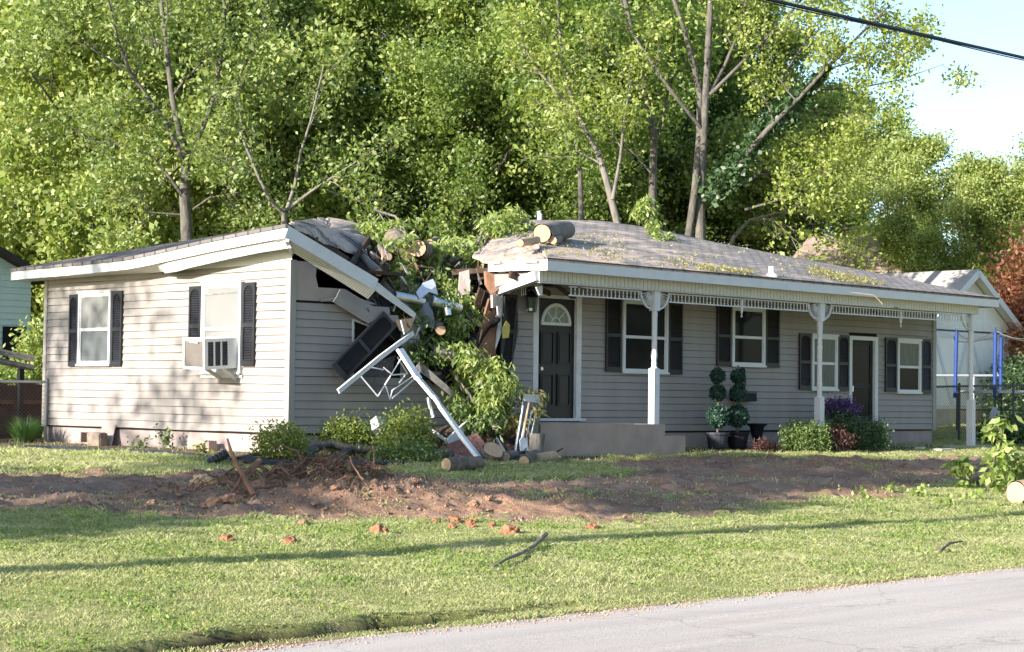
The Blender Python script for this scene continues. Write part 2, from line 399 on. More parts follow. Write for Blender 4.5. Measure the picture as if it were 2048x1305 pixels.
def ground_material():
    m = bpy.data.materials.new('soil_and_turf'); m.use_nodes = True; MATS['soil_and_turf'] = m
    nt = m.node_tree; N = nt.nodes; K = nt.links; bs = N['Principled BSDF']; bs.inputs['Roughness'].default_value = .97; bs.inputs['Specular IOR Level'].default_value = .1
    tc = N.new('ShaderNodeTexCoord')
    def noise(sc, det=6, r=.65):
        n = N.new('ShaderNodeTexNoise'); n.inputs['Scale'].default_value = sc; n.inputs['Detail'].default_value = det; n.inputs['Roughness'].default_value = r
        K.new(tc.outputs['Object'], n.inputs['Vector']); return n
    def ramp(src, stops):
        r = N.new('ShaderNodeValToRGB'); e = r.color_ramp.elements
        for i, (p, c) in enumerate(stops):
            el = e[i] if i < 2 else e.new(p)
            el.position = p; el.color = (*c, 1)
        K.new(src, r.inputs[0]); return r
    def mix(f, a, b):
        x = N.new('ShaderNodeMixRGB'); K.new(f, x.inputs[0]); K.new(a, x.inputs[1]); K.new(b, x.inputs[2]); return x
    turf = ramp(noise(2.2).outputs[0], [(.3, (.17, .21, .06)), (.5, (.30, .31, .11)), (.7, (.44, .38, .20))])
    soil = ramp(noise(1.3, 8, .7).outputs[0], [(.3, (.18, .115, .08)), (.5, (.33, .215, .15)), (.72, (.50, .35, .25))])
    clay = ramp(noise(5.5, 8, .7).outputs[0], [(.35, (.29, .15, .09)), (.65, (.52, .315, .205))])
    cm = ramp(noise(.45, 5).outputs[0], [(.48, (0, 0, 0)), (.62, (1, 1, 1))])
    bed = ramp(noise(7, 8, .75).outputs[0], [(.3, (.07, .048, .033)), (.5, (.17, .12, .085)), (.72, (.33, .25, .18))])
    def attr(n):
        a = N.new('ShaderNodeAttribute'); a.attribute_name = n; return a.outputs['Fac']
    s2 = mix(cm.outputs[0], soil.outputs[0], clay.outputs[0])
    x = mix(attr('bed'), turf.outputs[0], bed.outputs[0]); x = mix(attr('soil'), x.outputs[0], s2.outputs[0])
    dk = N.new('ShaderNodeRGB'); dk.outputs[0].default_value = (.032, .023, .017, 1)
    x = mix(attr('ditch'), x.outputs[0], dk.outputs[0])
    K.new(x.outputs[0], bs.inputs['Base Color'])
    bp = N.new('ShaderNodeBump'); bp.inputs['Distance'].default_value = .05; K.new(noise(16, 8, .7).outputs[0], bp.inputs['Height']); K.new(bp.outputs[0], bs.inputs['Normal'])
def road_material():
    m = bpy.data.materials.new('asphalt'); m.use_nodes = True; MATS['asphalt'] = m
    nt = m.node_tree; N = nt.nodes; K = nt.links; bs = N['Principled BSDF']; bs.inputs['Roughness'].default_value = .85; bs.inputs['Specular IOR Level'].default_value = .25
    tc = N.new('ShaderNodeTexCoord'); mp = N.new('ShaderNodeMapping'); mp.inputs['Rotation'].default_value = (0, 0, -TH); K.new(tc.outputs['Object'], mp.inputs[0])
    m2 = N.new('ShaderNodeMapping'); m2.inputs['Scale'].default_value = (.12, 1.4, 1); K.new(mp.outputs[0], m2.inputs[0])
    n1 = N.new('ShaderNodeTexNoise'); n1.inputs['Scale'].default_value = 1.5; n1.inputs['Detail'].default_value = 6; K.new(m2.outputs[0], n1.inputs['Vector'])
    r1 = N.new('ShaderNodeValToRGB'); e = r1.color_ramp.elements; e[0].position = .3; e[1].position = .72; e[0].color = (.44, .385, .335, 1); e[1].color = (.60, .53, .465, 1); K.new(n1.outputs[0], r1.inputs[0])
    n2 = N.new('ShaderNodeTexNoise'); n2.inputs['Scale'].default_value = 95; n2.inputs['Detail'].default_value = 3; K.new(tc.outputs['Object'], n2.inputs['Vector'])
    r2 = N.new('ShaderNodeValToRGB'); e = r2.color_ramp.elements; e[0].position = .3; e[1].position = .7; e[0].color = (.62, .62, .62, 1); e[1].color = (1.25, 1.25, 1.25, 1); K.new(n2.outputs[0], r2.inputs[0])
    mx = N.new('ShaderNodeMixRGB'); mx.blend_type = 'MULTIPLY'; mx.inputs[0].default_value = 1; K.new(r1.outputs[0], mx.inputs[1]); K.new(r2.outputs[0], mx.inputs[2])
    # spilled clay in long smears
    m3 = N.new('ShaderNodeMapping'); m3.inputs['Scale'].default_value = (.28, 1.5, 1); K.new(mp.outputs[0], m3.inputs[0])
    n3 = N.new('ShaderNodeTexNoise'); n3.inputs['Scale'].default_value = .8; n3.inputs['Detail'].default_value = 5; K.new(m3.outputs[0], n3.inputs['Vector'])
    r3 = N.new('ShaderNodeValToRGB'); e = r3.color_ramp.elements; e[0].position = .58; e[1].position = .70; e[1].color = (.7, .7, .7, 1); K.new(n3.outputs[0], r3.inputs[0])
    cl = N.new('ShaderNodeRGB'); cl.outputs[0].default_value = (.55, .38, .26, 1)
    x = N.new('ShaderNodeMixRGB'); K.new(r3.outputs[0], x.inputs[0]); K.new(mx.outputs[0], x.inputs[1]); K.new(cl.outputs[0], x.inputs[2])
    # fine cracks
    vo = N.new('ShaderNodeTexVoronoi'); vo.feature = 'DISTANCE_TO_EDGE'; vo.inputs['Scale'].default_value = .55
    nv = N.new('ShaderNodeTexNoise'); nv.inputs['Scale'].default_value = 2.5; K.new(tc.outputs['Object'], nv.inputs['Vector'])
    va = N.new('ShaderNodeMixRGB'); va.inputs[0].default_value = .35; K.new(tc.outputs['Object'], va.inputs[1]); K.new(nv.outputs['Color'], va.inputs[2]); K.new(va.outputs[0], vo.inputs['Vector'])
    rc = N.new('ShaderNodeValToRGB'); e = rc.color_ramp.elements; e[0].position = .0; e[1].position = .006; e[0].color = (.72, .72, .72, 1); e[1].color = (1, 1, 1, 1); K.new(vo.outputs['Distance'], rc.inputs[0])
    y = N.new('ShaderNodeMixRGB'); y.blend_type = 'MULTIPLY'; y.inputs[0].default_value = 1; K.new(x.outputs[0], y.inputs[1]); K.new(rc.outputs[0], y.inputs[2])
    K.new(y.outputs[0], bs.inputs['Base Color'])
    bp = N.new('ShaderNodeBump'); bp.inputs['Distance'].default_value = .004; K.new(n2.outputs[0], bp.inputs['Height']); K.new(bp.outputs[0], bs.inputs['Normal'])
ground_material(); road_material()
ground()
def road():
    s = np.concatenate([np.linspace(-400, -30, 12), np.arange(-29.9, 40, .09), np.linspace(41, 400, 12)])
    e = -12.97-.10*np.abs(fbm_np(s, s*0, .8, 4, 31))-.05*fbm_np(s, s*0, 5, 3, 32)+.05
    n = len(s)
    V = np.concatenate([C0+np.outer(s, A)+np.outer(e, B), C0+np.outer(s, A)+np.outer(e*0-17, B), C0+np.outer(s, A)+np.outer(e*0-21.0, B)])
    V[:n, 2] = .006; V[n:2*n, 2] = .05; V[2*n:, 2] = .006
    i = np.arange(n-1)
    Fc = np.concatenate([np.stack([i, i+n, i+n+1, i+1], 1), np.stack([i+n, i+2*n, i+2*n+1, i+n+1], 1)])
    kind(link_mesh('road', V, Fc, 'asphalt', origin=(0, 0, 0), smooth=True), 'structure')
road()

# ================================================================= THE HOUSE
house = thing('damaged_house', 'long beige sided house with its roof crushed in the middle by a fallen tree', 'house', tuple(H(0, 0, 0.0)), TH)
house.location.z = 0
def hb(): return MB(HM)
P0 = 1.0; PITCHZ = .124                     # bottom of the siding, course height

def lap_wall(name, axis, z_top, spans, m='siding', z0=P0, off=0.0, wob=0.0):
    """lapped boards; spans(z) gives the intervals of each course. axis 's': front wall, 'b': end wall"""
    mb = hb(); z = z0; k = 0
    while z < z_top-1e-3:
        h = min(PITCHZ, z_top-z)
        for (a, c) in spans(z+h/2):
            nseg = max(1, int((c-a)/1.2))
            for q in range(nseg):
                u0 = a+(c-a)*q/nseg; u1 = a+(c-a)*(q+1)/nseg
                w0 = wob*math.sin(u0*1.7+k*.8); w1 = wob*math.sin(u1*1.7+k*.8)
                pr = [(-.021, z+.004), (-.025, z+.009), (-.006, z+h), (.0, z+h), (.0, z+.004)]
                def pt(u, d, zz, w): return (u, d+off, zz+w) if axis == 's' else (d+off, u, zz+w)
                vs = [pt(u0, d, zz, w0) for d, zz in pr]+[pt(u1, d, zz, w1) for d, zz in pr]
                mb.add(vs, [(0, 5, 6, 1), (1, 6, 7, 2), (4, 9, 5, 0), (0, 1, 2, 3, 4), (9, 8, 7, 6, 5)])
        z += PITCHZ; k += 1
    # the slots below the courses show a black lining as painted shade
    return mb.build(name, m, house)

def front_spans(z):
    out = []
    # left wing: broken away towards the crushed middle
    if z < 1.25: e = 4.25
    elif z < 2.0: e = 3.9-.9*(z-1.25)/.75
    elif z < 2.75: e = 2.75-.25*(z-2.0)
    else: e = max(.4, 2.3-(z-2.75)*2.2)
    e += .06*math.sin(z*31)
    if z < 3.02:
        if 1.92 < z < 2.72: out += [(0.06, 1.24), (2.2, max(2.21, e))] if e > 2.25 else [(0.06, min(1.24, e))]
        else: out += [(0.06, e)]
    # right wing under the porch, openings for two doors
    e2 = 4.62+.03*math.sin(z*40)
    segs = [(e2, 5.17), (6.33, 14.27), (15.26, 17.33)] if z > 1.18 else [(4.2, 14.27), (15.26, 17.33)]
    if 2.95 > z > 1.18: pass
    elif z >= 2.95 and z < 3.38: segs = [(e2, 5.17), (6.33, 17.33)]
    elif z >= 3.38: segs = [(e2, 17.33)]
    return out+segs
lap_wall('wall', 's', 3.58, front_spans, wob=.004)
lap_wall('wall', 'b', 3.58, lambda z: [(0.06, 6.98)], wob=.006)
lap_wall('wall', 'b', 3.58, lambda z: [(0.0, 7.04)], off=17.4)
lap_wall('wall', 's', 3.58, lambda z: [(0.0, 17.4)], off=7.06)
# bare sheathing above the siding at the torn corner, and a black lining that paints shade into the lap slots
mb = hb()
mb.slab([(0.05, -.004, 3.02), (1.7, -.004, 3.02), (1.35, -.004, 3.10), (1.05, -.004, 3.23), (.52, -.004, 3.23), (.47, -.004, 3.40), (.49, -.004, 3.61), (.05, -.004, 3.61)], .02, (0, 1, 0))
mb.build('sheathing', 'sheathing', house)
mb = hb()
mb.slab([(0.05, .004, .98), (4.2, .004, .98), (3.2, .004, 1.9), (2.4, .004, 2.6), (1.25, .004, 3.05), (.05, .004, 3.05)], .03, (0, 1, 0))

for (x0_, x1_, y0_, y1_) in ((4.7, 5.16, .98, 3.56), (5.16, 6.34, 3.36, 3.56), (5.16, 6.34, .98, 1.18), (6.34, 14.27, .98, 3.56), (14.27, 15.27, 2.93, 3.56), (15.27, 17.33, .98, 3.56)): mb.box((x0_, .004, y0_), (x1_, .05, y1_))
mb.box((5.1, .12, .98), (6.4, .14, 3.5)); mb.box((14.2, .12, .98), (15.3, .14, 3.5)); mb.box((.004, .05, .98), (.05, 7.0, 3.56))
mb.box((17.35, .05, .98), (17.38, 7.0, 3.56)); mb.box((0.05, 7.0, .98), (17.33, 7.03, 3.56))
mb.build('lap_shade_lining', 'attic_black', house)
# corner trims
mb = hb(); mb.box((-.035, -.035, .98), (.075, .0, 3.62)); mb.box((-.035, .0, .98), (-.0, .075, 3.62)); mb.build('corner_trim', 'corner_trim', house)
mb = hb(); mb.box((-.032, 6.97, .98), (0.03, 7.07, 3.58)); mb.build('corner_trim', 'corner_trim', house)
mb = hb(); mb.box((17.32, -.035, .98), (17.44, .0, 3.58)); mb.box((17.40, .0, .98), (17.435, .07, 3.58)); mb.build('corner_trim', 'corner_trim', house)
# foundation
mb = hb(); mb.box((.03, .03, .3), (17.37, 7.0, .975)); mb.build('foundation', 'foundation', house)
mb = hb(); mb.box((.012, 5.55, .74), (.03, 5.83, .90)); mb.build('foundation_vent', 'attic_black', house)
mb = hb()
for k in range(6): mb.box((.004, 5.53, .735+k*.03), (.026, 5.85, .742+k*.03))
mb.build('vent_grille', 'wood_dark', house)
mb = hb(); mb.box((7.72, -.0, .86), (8.1, .028, .97)); mb.build('foundation_vent', 'attic_black', house)
# white drip line above the end wall siding, white frieze, hanging soffit, fascia
mb = hb()
ze = lambda b: 3.57+.20*max(0, (3.4-b)/3.4)**1.2 if b < 3.4 else 3.57
bs_ = np.linspace(-.03, 7.07, 30)
for i in range(29):
    b0, b1 = bs_[i], bs_[i+1]
    mb.add([(-.012, b0, 3.575), (-.012, b1, 3.575), (-.012, b1, ze(b1)+.03), (-.012, b0, ze(b0)+.03)], [(0, 3, 2, 1)])
mb.build('frieze_board', 'soffit', house)
def eave_z(b):                                  # lower edge of the end-wall fascia, lifted and bent at the near corner
    xs = [-.45, 0.4, 1.47, 2.4, 3.12, 3.8, 5.3, 7.0, 7.5]; zs = [3.90, 3.85, 3.78, 3.705, 3.645, 3.60, 3.575, 3.565, 3.56]
    return float(np.interp(b, xs, zs))
_sl = sorted([L(x, y, -.31)[1:] for x, y in ((322, 547), (352, 544), (380, 536), (420, 527), (460, 518), (520, 506), (577, 497))])
def soff_s(b): return float(np.interp(b, [2.7, 3.9], [-.31, -.012]))
def soff_in(b):
    if b < _sl[-1][0]: return float(np.interp(b, [p[0] for p in _sl], [p[1] for p in _sl]))
    xs = [-.45, 0, .8, 1.56, 2.2, 2.8, 3.35, 4.0, 5.0, 7.5]; zs = [3.80, 3.765, 3.72, 3.66, 3.60, 3.545, 3.55, 3.565, 3.57, 3.56]
    return float(np.interp(b, xs, zs))
mb = hb(); NB = 60; bb = np.linspace(-.45, 7.5, NB+1)
for i in range(NB):
    b0, b1 = bb[i], bb[i+1]; z0, z1 = eave_z(b0), eave_z(b1)
    mb.add([(-.45, b0, z0), (-.45, b1, z1), (-.45, b1, z1+.165), (-.45, b0, z0+.165), (-.42, b0, z0), (-.42, b1, z1), (-.42, b1, z1+.165), (-.42, b0, z0+.165)],
           [(0, 3, 2, 1), (4, 5, 6, 7), (0, 1, 5, 4), (3, 7, 6, 2)])
mb.build('fascia', 'trim', house)
mb = hb(); bb = np.linspace(-.40, 7.5, 110)
for i in range(109):
    b0, b1 = bb[i], bb[i+1]-.010
    mb.add([(-.42, b0, eave_z(b0)+.012), (-.42, b1, eave_z(b1)+.012), (soff_s(b1), b1, soff_in(b1)), (soff_s(b0), b0, soff_in(b0))], [(0, 1, 2, 3)])
    mb.add([(-.42, b1, eave_z(b1)+.012), (-.41, b1+.010, eave_z(b1)+.022), (soff_s(b1)+.012, b1+.010, soff_in(b1)+.01), (soff_s(b1), b1, soff_in(b1))], [(0, 1, 2, 3)])
mb.build('soffit', 'soffit', house)

# ---- roof
def roof_sheet(name, m, pts, t=.035, uvf=None, ragged=None, sub=0, wave=0.0, seed=1):
    """polygon sheet with thickness; subdivided and gently buckled"""
    bm = bmesh.new(); vs = [bm.verts.new(p) for p in pts]; bm.faces.new(vs)
    if sub:
        bmesh.ops.triangulate(bm, faces=bm.faces[:])
        for _ in range(sub): bmesh.ops.subdivide_edges(bm, edges=bm.edges[:], cuts=1, use_grid_fill=True)
        for v in bm.verts: v.co.z += wave*fbm(v.co.x, v.co.y, .7, 3, seed)
    bm.normal_update()
    r = bmesh.ops.solidify(bm, geom=bm.faces[:], thickness=t)
    bm.verts.ensure_lookup_table()
    vw = [np.array(HM @ v.co) for v in bm.verts]
    fs = [tuple(v.index for v in f.verts) for f in bm.faces]; bm.free()
    return link_mesh(name, np.array(vw), fs, m, house, uvf=uvf)
def uv_front(p): q = np.asarray(p)-C0; return (float(q@A), float(q@B)*1.04)
def uv_end(p): q = np.asarray(p)-C0; return (float(q@B), float(q@A)*1.06)
RIDGE = [(8.6, 5.07), (9.55, 5.15), (10.6, 5.20), (12.1, 5.18), (13.85, 5.03)]
def grid_roof(name, m, lo, hi, n, k, uvf, wave=.02, seed=3, th=.05):
    """ruled sheet between two polylines lo(t), hi(t)"""
    V = []; Fc = []
    for i in range(n+1):
        t = i/n; a = np.array(lo(t)); c = np.array(hi(t))
        for j in range(k+1):
            p = a+(c-a)*j/k
            p[2] += wave*fbm(p[0], p[1], .8, 3, seed)*(0 if j == 0 else 1)
            V.append(p)
    for i in range(n):
        for j in range(k):
            q = i*(k+1)+j; Fc.append((q, q+k+1, q+k+2, q+1))
    o = len(V); V += [p-np.array([0, 0, th]) for p in V[:]]
    Fc += [tuple(reversed([x+o for x in f])) for f in Fc[:]]
    rim = [i*(k+1) for i in range(n+1)]+[n*(k+1)+j for j in range(1, k+1)]+[i*(k+1)+k for i in range(n-1, -1, -1)]+[j for j in range(k-1, 0, -1)]
    for a, c in zip(rim, rim[1:]+rim[:1]): Fc.append((a, a+o, c+o, c))
    vw = [np.array(HM @ Vector(p)) for p in V]
    return link_mesh(name, np.array(vw), Fc, m, house, uvf=uvf)
def pl(pts):
    P_ = [np.array(p, float) for p in pts]; d = np.cumsum([0]+[np.linalg.norm(b-a) for a, b in zip(P_, P_[1:])]); d /= d[-1]
    return lambda t: np.array([np.interp(t, d, [p[i] for p in P_]) for i in range(3)])
rnd = random.Random(5)
# right part, front slope: eave along the porch, ridge that sags, torn left edge
ZE = 3.845
eave_r = pl([(4.18, -1.30, ZE+.0), (9, -1.30, ZE-.005), (13.5, -1.30, ZE-.02), (17.85, -1.30, ZE-.03)])
ridge_r = pl([(8.3, 3.5, 5.02)]+[(s, 3.5, z) for s, z in RIDGE])
roof_r = grid_roof('roof', 'shingle_right', eave_r, ridge_r, 90, 26, uv_front, wave=.05, seed=2)
# torn piece left of it that still hangs on
def torn(name, m, pts, th=.04, uvf=uv_front, rag=.10, seed=1, inner=5):
    """polygon with ragged outline (fan from its centre), given thickness"""
    r = random.Random(seed); P_ = []
    for a, c in zip(pts, pts[1:]+pts[:1]):
        a = Vector(a); c = Vector(c); n = max(1, int((c-a).length/.22))
        for q in range(n):
            p = a.lerp(c, q/n)
            if q: p += Vector((r.uniform(-rag, rag), r.uniform(-rag, rag), r.uniform(-rag, rag)*.35))
            P_.append(p)
    cen = sum(P_, Vector())/len(P_); cen.z += r.uniform(-.02, .06); V = list(P_); n = len(P_); rings = [list(range(n))]
    for k in range(1, inner):
        rings.append(list(range(len(V), len(V)+n)))
        for p in P_:
            q = p.lerp(cen, k/inner); q.z += .05*fbm(q.x, q.y, 2.0, 2, seed); V.append(q)
    V.append(cen); Fc = []
    for k in range(inner-1):
        for i in range(n): Fc.append((rings[k][i], rings[k][(i+1) % n], rings[k+1][(i+1) % n], rings[k+1][i]))
    for i in range(n): Fc.append((rings[-1][i], rings[-1][(i+1) % n], len(V)-1))
    o = len(V); V += [p-Vector((0, 0, th)) for p in V[:]]; Fc += [tuple(reversed([x+o for x in f])) for f in Fc[:]]
    for i in range(n): Fc.append((i, i+o, (i+1) % n+o, (i+1) % n))
    return link_mesh(name, np.array([np.array(HM @ Vector(p)) for p in V]), Fc, m, house, uvf=uvf)
torn('roof', 'shingle_right', [(4.20, -1.28, 3.80), (4.15, .2, 3.86), F(945, 512, .9), F(985, 474, 2.2), F(1042, 447, 3.3), (8.45, 3.5, 5.0), (6.4, 1.2, 4.46)], rag=.09, seed=4)
# hip at the right end, back slopes
eave_h = pl([(17.85, -1.30, ZE-.03), (17.85, 7.5, 3.72)]); ridge_h = lambda t: np.array([13.85, 3.5, 5.03])
grid_roof('roof', 'shingle_right', eave_h, lambda t: np.array([13.85+.01*t, 3.5, 5.03]), 20, 12, uv_end, wave=.03, seed=6)
grid_roof('roof', 'shingle_right', pl([(17.85, 7.5, 3.72), (6.9, 7.5, 3.72)]), pl([(13.86, 3.51, 5.02), (8.3, 3.51, 5.0)]), 30, 8, uv_front, wave=.03, seed=7)
# left part: end hip, front piece, back piece
er = lambda t: np.array([-.47, -.47+t*7.97, eave_z(-.47+t*7.97)+.20])
rr = pl([(0.4, .3, 4.22), (1.6, 1.6, 4.44), (3.45, 3.5, 4.72), (3.45, 3.52, 4.72)])
grid_roof('roof', 'shingle_end', er, lambda t: (np.array([3.45, 3.5, 4.72])), 40, 12, uv_end, wave=.025, seed=8)
torn('roof', 'shingle_left', [(-.47, -.47, 4.10), F(640, 479, .35), F(690, 499, .8), F(722, 510, 1.1), F(738, 488, 2.0), F(722, 449, 3.5), (3.5, 3.5, 4.74), (1.5, 1.5, 4.44)], rag=.05, seed=9)
grid_roof('roof', 'shingle_left', pl([(4.4, 7.5, 3.72), (-.47, 7.5, 3.76)]), pl([(4.2, 3.51, 4.62), (3.45, 3.51, 4.71)]), 12, 8, uv_front, wave=.03, seed=10)
# the crushed middle: a buckled valley of roof deck
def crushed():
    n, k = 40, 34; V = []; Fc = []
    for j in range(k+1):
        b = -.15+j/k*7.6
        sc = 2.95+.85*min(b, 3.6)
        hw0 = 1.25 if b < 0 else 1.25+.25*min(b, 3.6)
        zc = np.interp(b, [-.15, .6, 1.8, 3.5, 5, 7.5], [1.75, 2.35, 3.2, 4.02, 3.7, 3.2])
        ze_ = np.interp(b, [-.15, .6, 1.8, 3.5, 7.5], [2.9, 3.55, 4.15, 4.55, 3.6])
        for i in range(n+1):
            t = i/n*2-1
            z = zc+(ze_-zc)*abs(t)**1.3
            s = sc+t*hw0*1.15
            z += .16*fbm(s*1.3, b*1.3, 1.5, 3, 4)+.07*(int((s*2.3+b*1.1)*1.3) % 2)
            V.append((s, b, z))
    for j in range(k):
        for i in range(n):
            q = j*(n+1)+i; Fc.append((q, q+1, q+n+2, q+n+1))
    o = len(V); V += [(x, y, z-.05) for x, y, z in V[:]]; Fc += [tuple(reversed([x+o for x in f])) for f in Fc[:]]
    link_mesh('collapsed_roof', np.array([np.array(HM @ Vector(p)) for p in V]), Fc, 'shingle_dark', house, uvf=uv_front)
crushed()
# attic floors that keep the inside dark
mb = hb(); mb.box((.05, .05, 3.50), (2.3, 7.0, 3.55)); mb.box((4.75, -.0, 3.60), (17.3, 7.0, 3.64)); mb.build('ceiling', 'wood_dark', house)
mb = hb(); mb.box((2.2, 1.2, .98), (2.25, 7.0, 3.3)); mb.box((4.9, .05, .98), (4.95, 7.0, 3.5)); mb.box((2.2, 3.4, .98), (4.95, 3.5, 3.0)); mb.build('inner_wall', 'attic_black', house)  # black planes stand in for the unlit inside of the house
# rafters showing in the gap under the left piece
for (p, q) in (((.3, -.2, 3.86), (2.9, 2.9, 4.5)), ((1.0, -.1, 3.5), (3.2, 2.0, 4.25)), ((1.7, .0, 3.2), (3.6, 1.8, 4.1)), ((.7, .6, 3.72), (2.3, .5, 3.42)), ((1.6, .4, 3.62), (2.7, .35, 2.9))):
    mb = hb(); mb.bar(p, q, .045, .13); mb.build('rafter', 'wood_dark', house)
# fallen front fascia of the left wing with its strip of soffit
p0, p1 = Vector((-.45, -.45, 3.99)), Vector(F(800, 604, -.45))
p1b = Vector(F(752, 570, -.45)); p2 = Vector(F(830, 632, -.40))
mb = hb(); mb.bar(p0, p1b, .03, .19); mb.build('fascia', 'trim', house)
mb = hb(); mb.bar(p1b-Vector((0, 0, .02)), p2, .03, .13, taper=.6); mb.build('fascia', 'trim_dull', house)
mb = hb(); N_ = 46
for i in range(N_):
    t0, t1 = i/N_, (i+.9)/N_
    a = p0.lerp(p1b, t0)-Vector((0, 0, .085)); c = p0.lerp(p1b, t1)-Vector((0, 0, .085))
    w = .30*(1-.4*t0)
    mb.add([a, c, c+Vector((0, w, -.10*(t1+.3))), a+Vector((0, w, -.10*(t0+.3)))], [(0, 1, 2, 3)])
mb.build('soffit', 'soffit', house)
mb = hb(); mb.bar(F(575, 474, -.44), F(584, 500, -.1), .05, .16); mb.build('soffit_return', 'soffit', house)
# dark drip edge of roofing felt hanging above the fallen fascia
torn('roofing_felt', 'wood_dark', [(-.42, -.42, 4.13), F(640, 483, .2), F(700, 516, .5), F(690, 520, .4), F(630, 492, .1)], rag=.04, seed=12, inner=3)
mat('gable_shade', (.26, .235, .21), .8, .15, 4)  # beige infill coloured darker, standing in for the shade below the fascia
# ================================================================= PORCH
BP = -1.0                                     # line of the posts
mb = hb(); mb.box((4.05, -1.32, .3), (7.08, 0.0, 1.155)); mb.build('porch_slab', 'concrete', house)
mb = hb(); mb.box((7.08, -1.32, .3), (7.62, -.0, .955)); mb.build('porch_step', 'concrete', house)
mb = hb(); mb.box((4.04, -1.30, 1.155), (6.3, -.02, 1.172)); mb.build('slab_topping', 'concrete', house)
# fascia, soffit, beaded beam, ceiling
mb = hb(); mb.bar((4.18, -1.285, 3.735), (17.86, -1.285, 3.705), .028, .185); mb.build('fascia', 'trim', house)
mb = hb(); mb.bar((4.18, -1.29, 3.838), (17.87, -1.30, 3.806), .04, .018); mb.build('drip_edge', 'wood_dark', house)
mb = hb(); mb.bar((4.19, -1.27, 3.735), (4.16, .05, 3.755), .028, .17); mb.build('fascia', 'trim', house)
mb = hb(); mb.bar((17.85, -1.3, 3.705), (17.85, 7.5, 3.63), .028, .185); mb.build('fascia', 'trim', house)
mb = hb(); mb.bar((4.18, -1.17, 3.648), (17.5, -1.17, 3.618), .22, .012); mb.build('soffit', 'soffit', house)
mb = hb()
s = 4.22
while s < 17.42:
    zt = 3.645-(s-4.2)*.0022; w = min(.098, 17.42-s)
    mb.box((s, -1.085, zt-.165), (s+w-.012, -1.06, zt)); s += .098
mb.box((4.22, -1.065, 3.46), (17.42, -.93, 3.60))
mb.build('beam', 'beam_panel', house)
mb = hb(); mb.box((4.22, -1.095, 3.452), (17.44, -.92, 3.463)); mb.build('beam_trim', 'trim_dull', house)
# drooping left return of the beam, lit by the sun
mb = hb(); q0 = Vector(F(1086, 556, -1.05)); q1 = Vector((4.12, .05, 3.34)); q1 = Vector(F(996, 581, .0)); mb.bar((4.2, -1.06, 3.565), q1, .11, .165); mb.build('beam', 'trim', house)
mb = hb(); mb.slab([(4.19, -1.02, 3.64), (4.16, .05, 3.66), (4.12, .05, 3.40), (4.19, -1.02, 3.60)], .02, (1, 0, 0)); mb.M = HM @ Matrix.Translation((.10, 0, 0)); mb.build('gable_infill', 'gable_shade', house)
mb = hb(); mb.box((4.4, -.95, 3.602), (17.4, -.0, 3.612)); mb.build('porch_ceiling', 'ceiling', house)

def post_part(s, zb, zt, brackets=(-1, 1)):
    mb = hb(); w = .068
    mb.box((s-w, BP-w, zb), (s+w, BP+w, zb+.96))
    mb.lathe((s, BP, zb), [(.068, .955), (.06, .975), (.045, 1.0), (.05, 1.04), (.043, 1.09), (.052, 1.15), (.056, 1.2), (.047, 1.26), (.05, 1.28), (.047, 1.30), (.047, 1.55), (.05, 1.57), (.047, 1.59), (.049, 1.85), (.054, 1.9), (.045, 1.96), (.052, 2.0), (.045, 2.03), (.058, zt-zb-.345), (.06, zt-zb-.33)], 14)
    mb.box((s-w, BP-w, zt-.34), (s+w, BP+w, zt))
    p = mb.build('porch_post', 'trim', house)
    for sg in brackets:
        bk = hb(); R = .30; cx = s+sg*w; cz = zt-.01; n = 14
        arc = [(cx+sg*R*math.sin(a), BP, cz-R*math.cos(a)) for a in np.linspace(0.06, math.pi/2, n)]
        for a, c in zip(arc, arc[1:]): bk.bar(a, c, .03, .032, up=(0, 1, 0))
        arc2 = [(cx+sg*.09*math.sin(a), BP, cz-.09*math.cos(a)) for a in np.linspace(0.0, math.pi/2, 6)]
        for a, c in zip(arc2, arc2[1:]): bk.bar(a, c, .025, .02, up=(0, 1, 0))
        for k in range(1, 8):
            a = k/8*math.pi/2
            bk.tube([(cx+sg*r*math.sin(a), BP, cz-r*math.cos(a)) for r in (.085, .15, .2, R)], [.008, .011, .007, .006], 6, cap=False)
        bk.lathe((cx+sg*(R+.0), BP, cz-.02), [(.001, -.03), (.022, -.012), (.022, .012), (.001, .03)], 8)
        bk.build('bracket', 'trim', p)
    return p
post_part(7.15, 1.155, 3.455)
post_part(11.93, .70, 3.452)
post_part(17.26, .68, 3.446, brackets=(-1,))
def frieze(s0, s1, pend=()):
    mb = hb(); zt = 3.44-(s0-4)*.0006; zb = zt-.165
    mb.box((s0, BP-.013, zt-.022), (s1, BP+.013, zt)); mb.box((s0, BP-.013, zb), (s1, BP+.013, zb+.022))
    n = int((s1-s0)/.098)
    for i in range(n):
        x = s0+(i+.5)*(s1-s0)/n
        mb.tube([(x, BP, zb+.02), (x, BP, zb+.05), (x, BP, zb+.08), (x, BP, zb+.11), (x, BP, zt-.02)], [.010, .013, .006, .013, .010], 6, cap=False)
    f = mb.build('spindle_frieze', 'trim', house)
    for x in pend:
        m2 = hb(); m2.box((x-.022, BP-.022, zb-.02), (x+.022, BP+.022, zt))
        m2.lathe((x, BP, zb-.02), [(.001, -.17), (.018, -.155), (.02, -.14), (.010, -.125), (.012, -.09), (.026, -.06), (.022, -.03), (.03, -.015), (.022, 0)][0:], 10)
        m2.build('pendant', 'trim', f)
frieze(5.0, 6.78); frieze(7.53, 11.56, (9.55,)); frieze(12.31, 16.9, (14.65,))
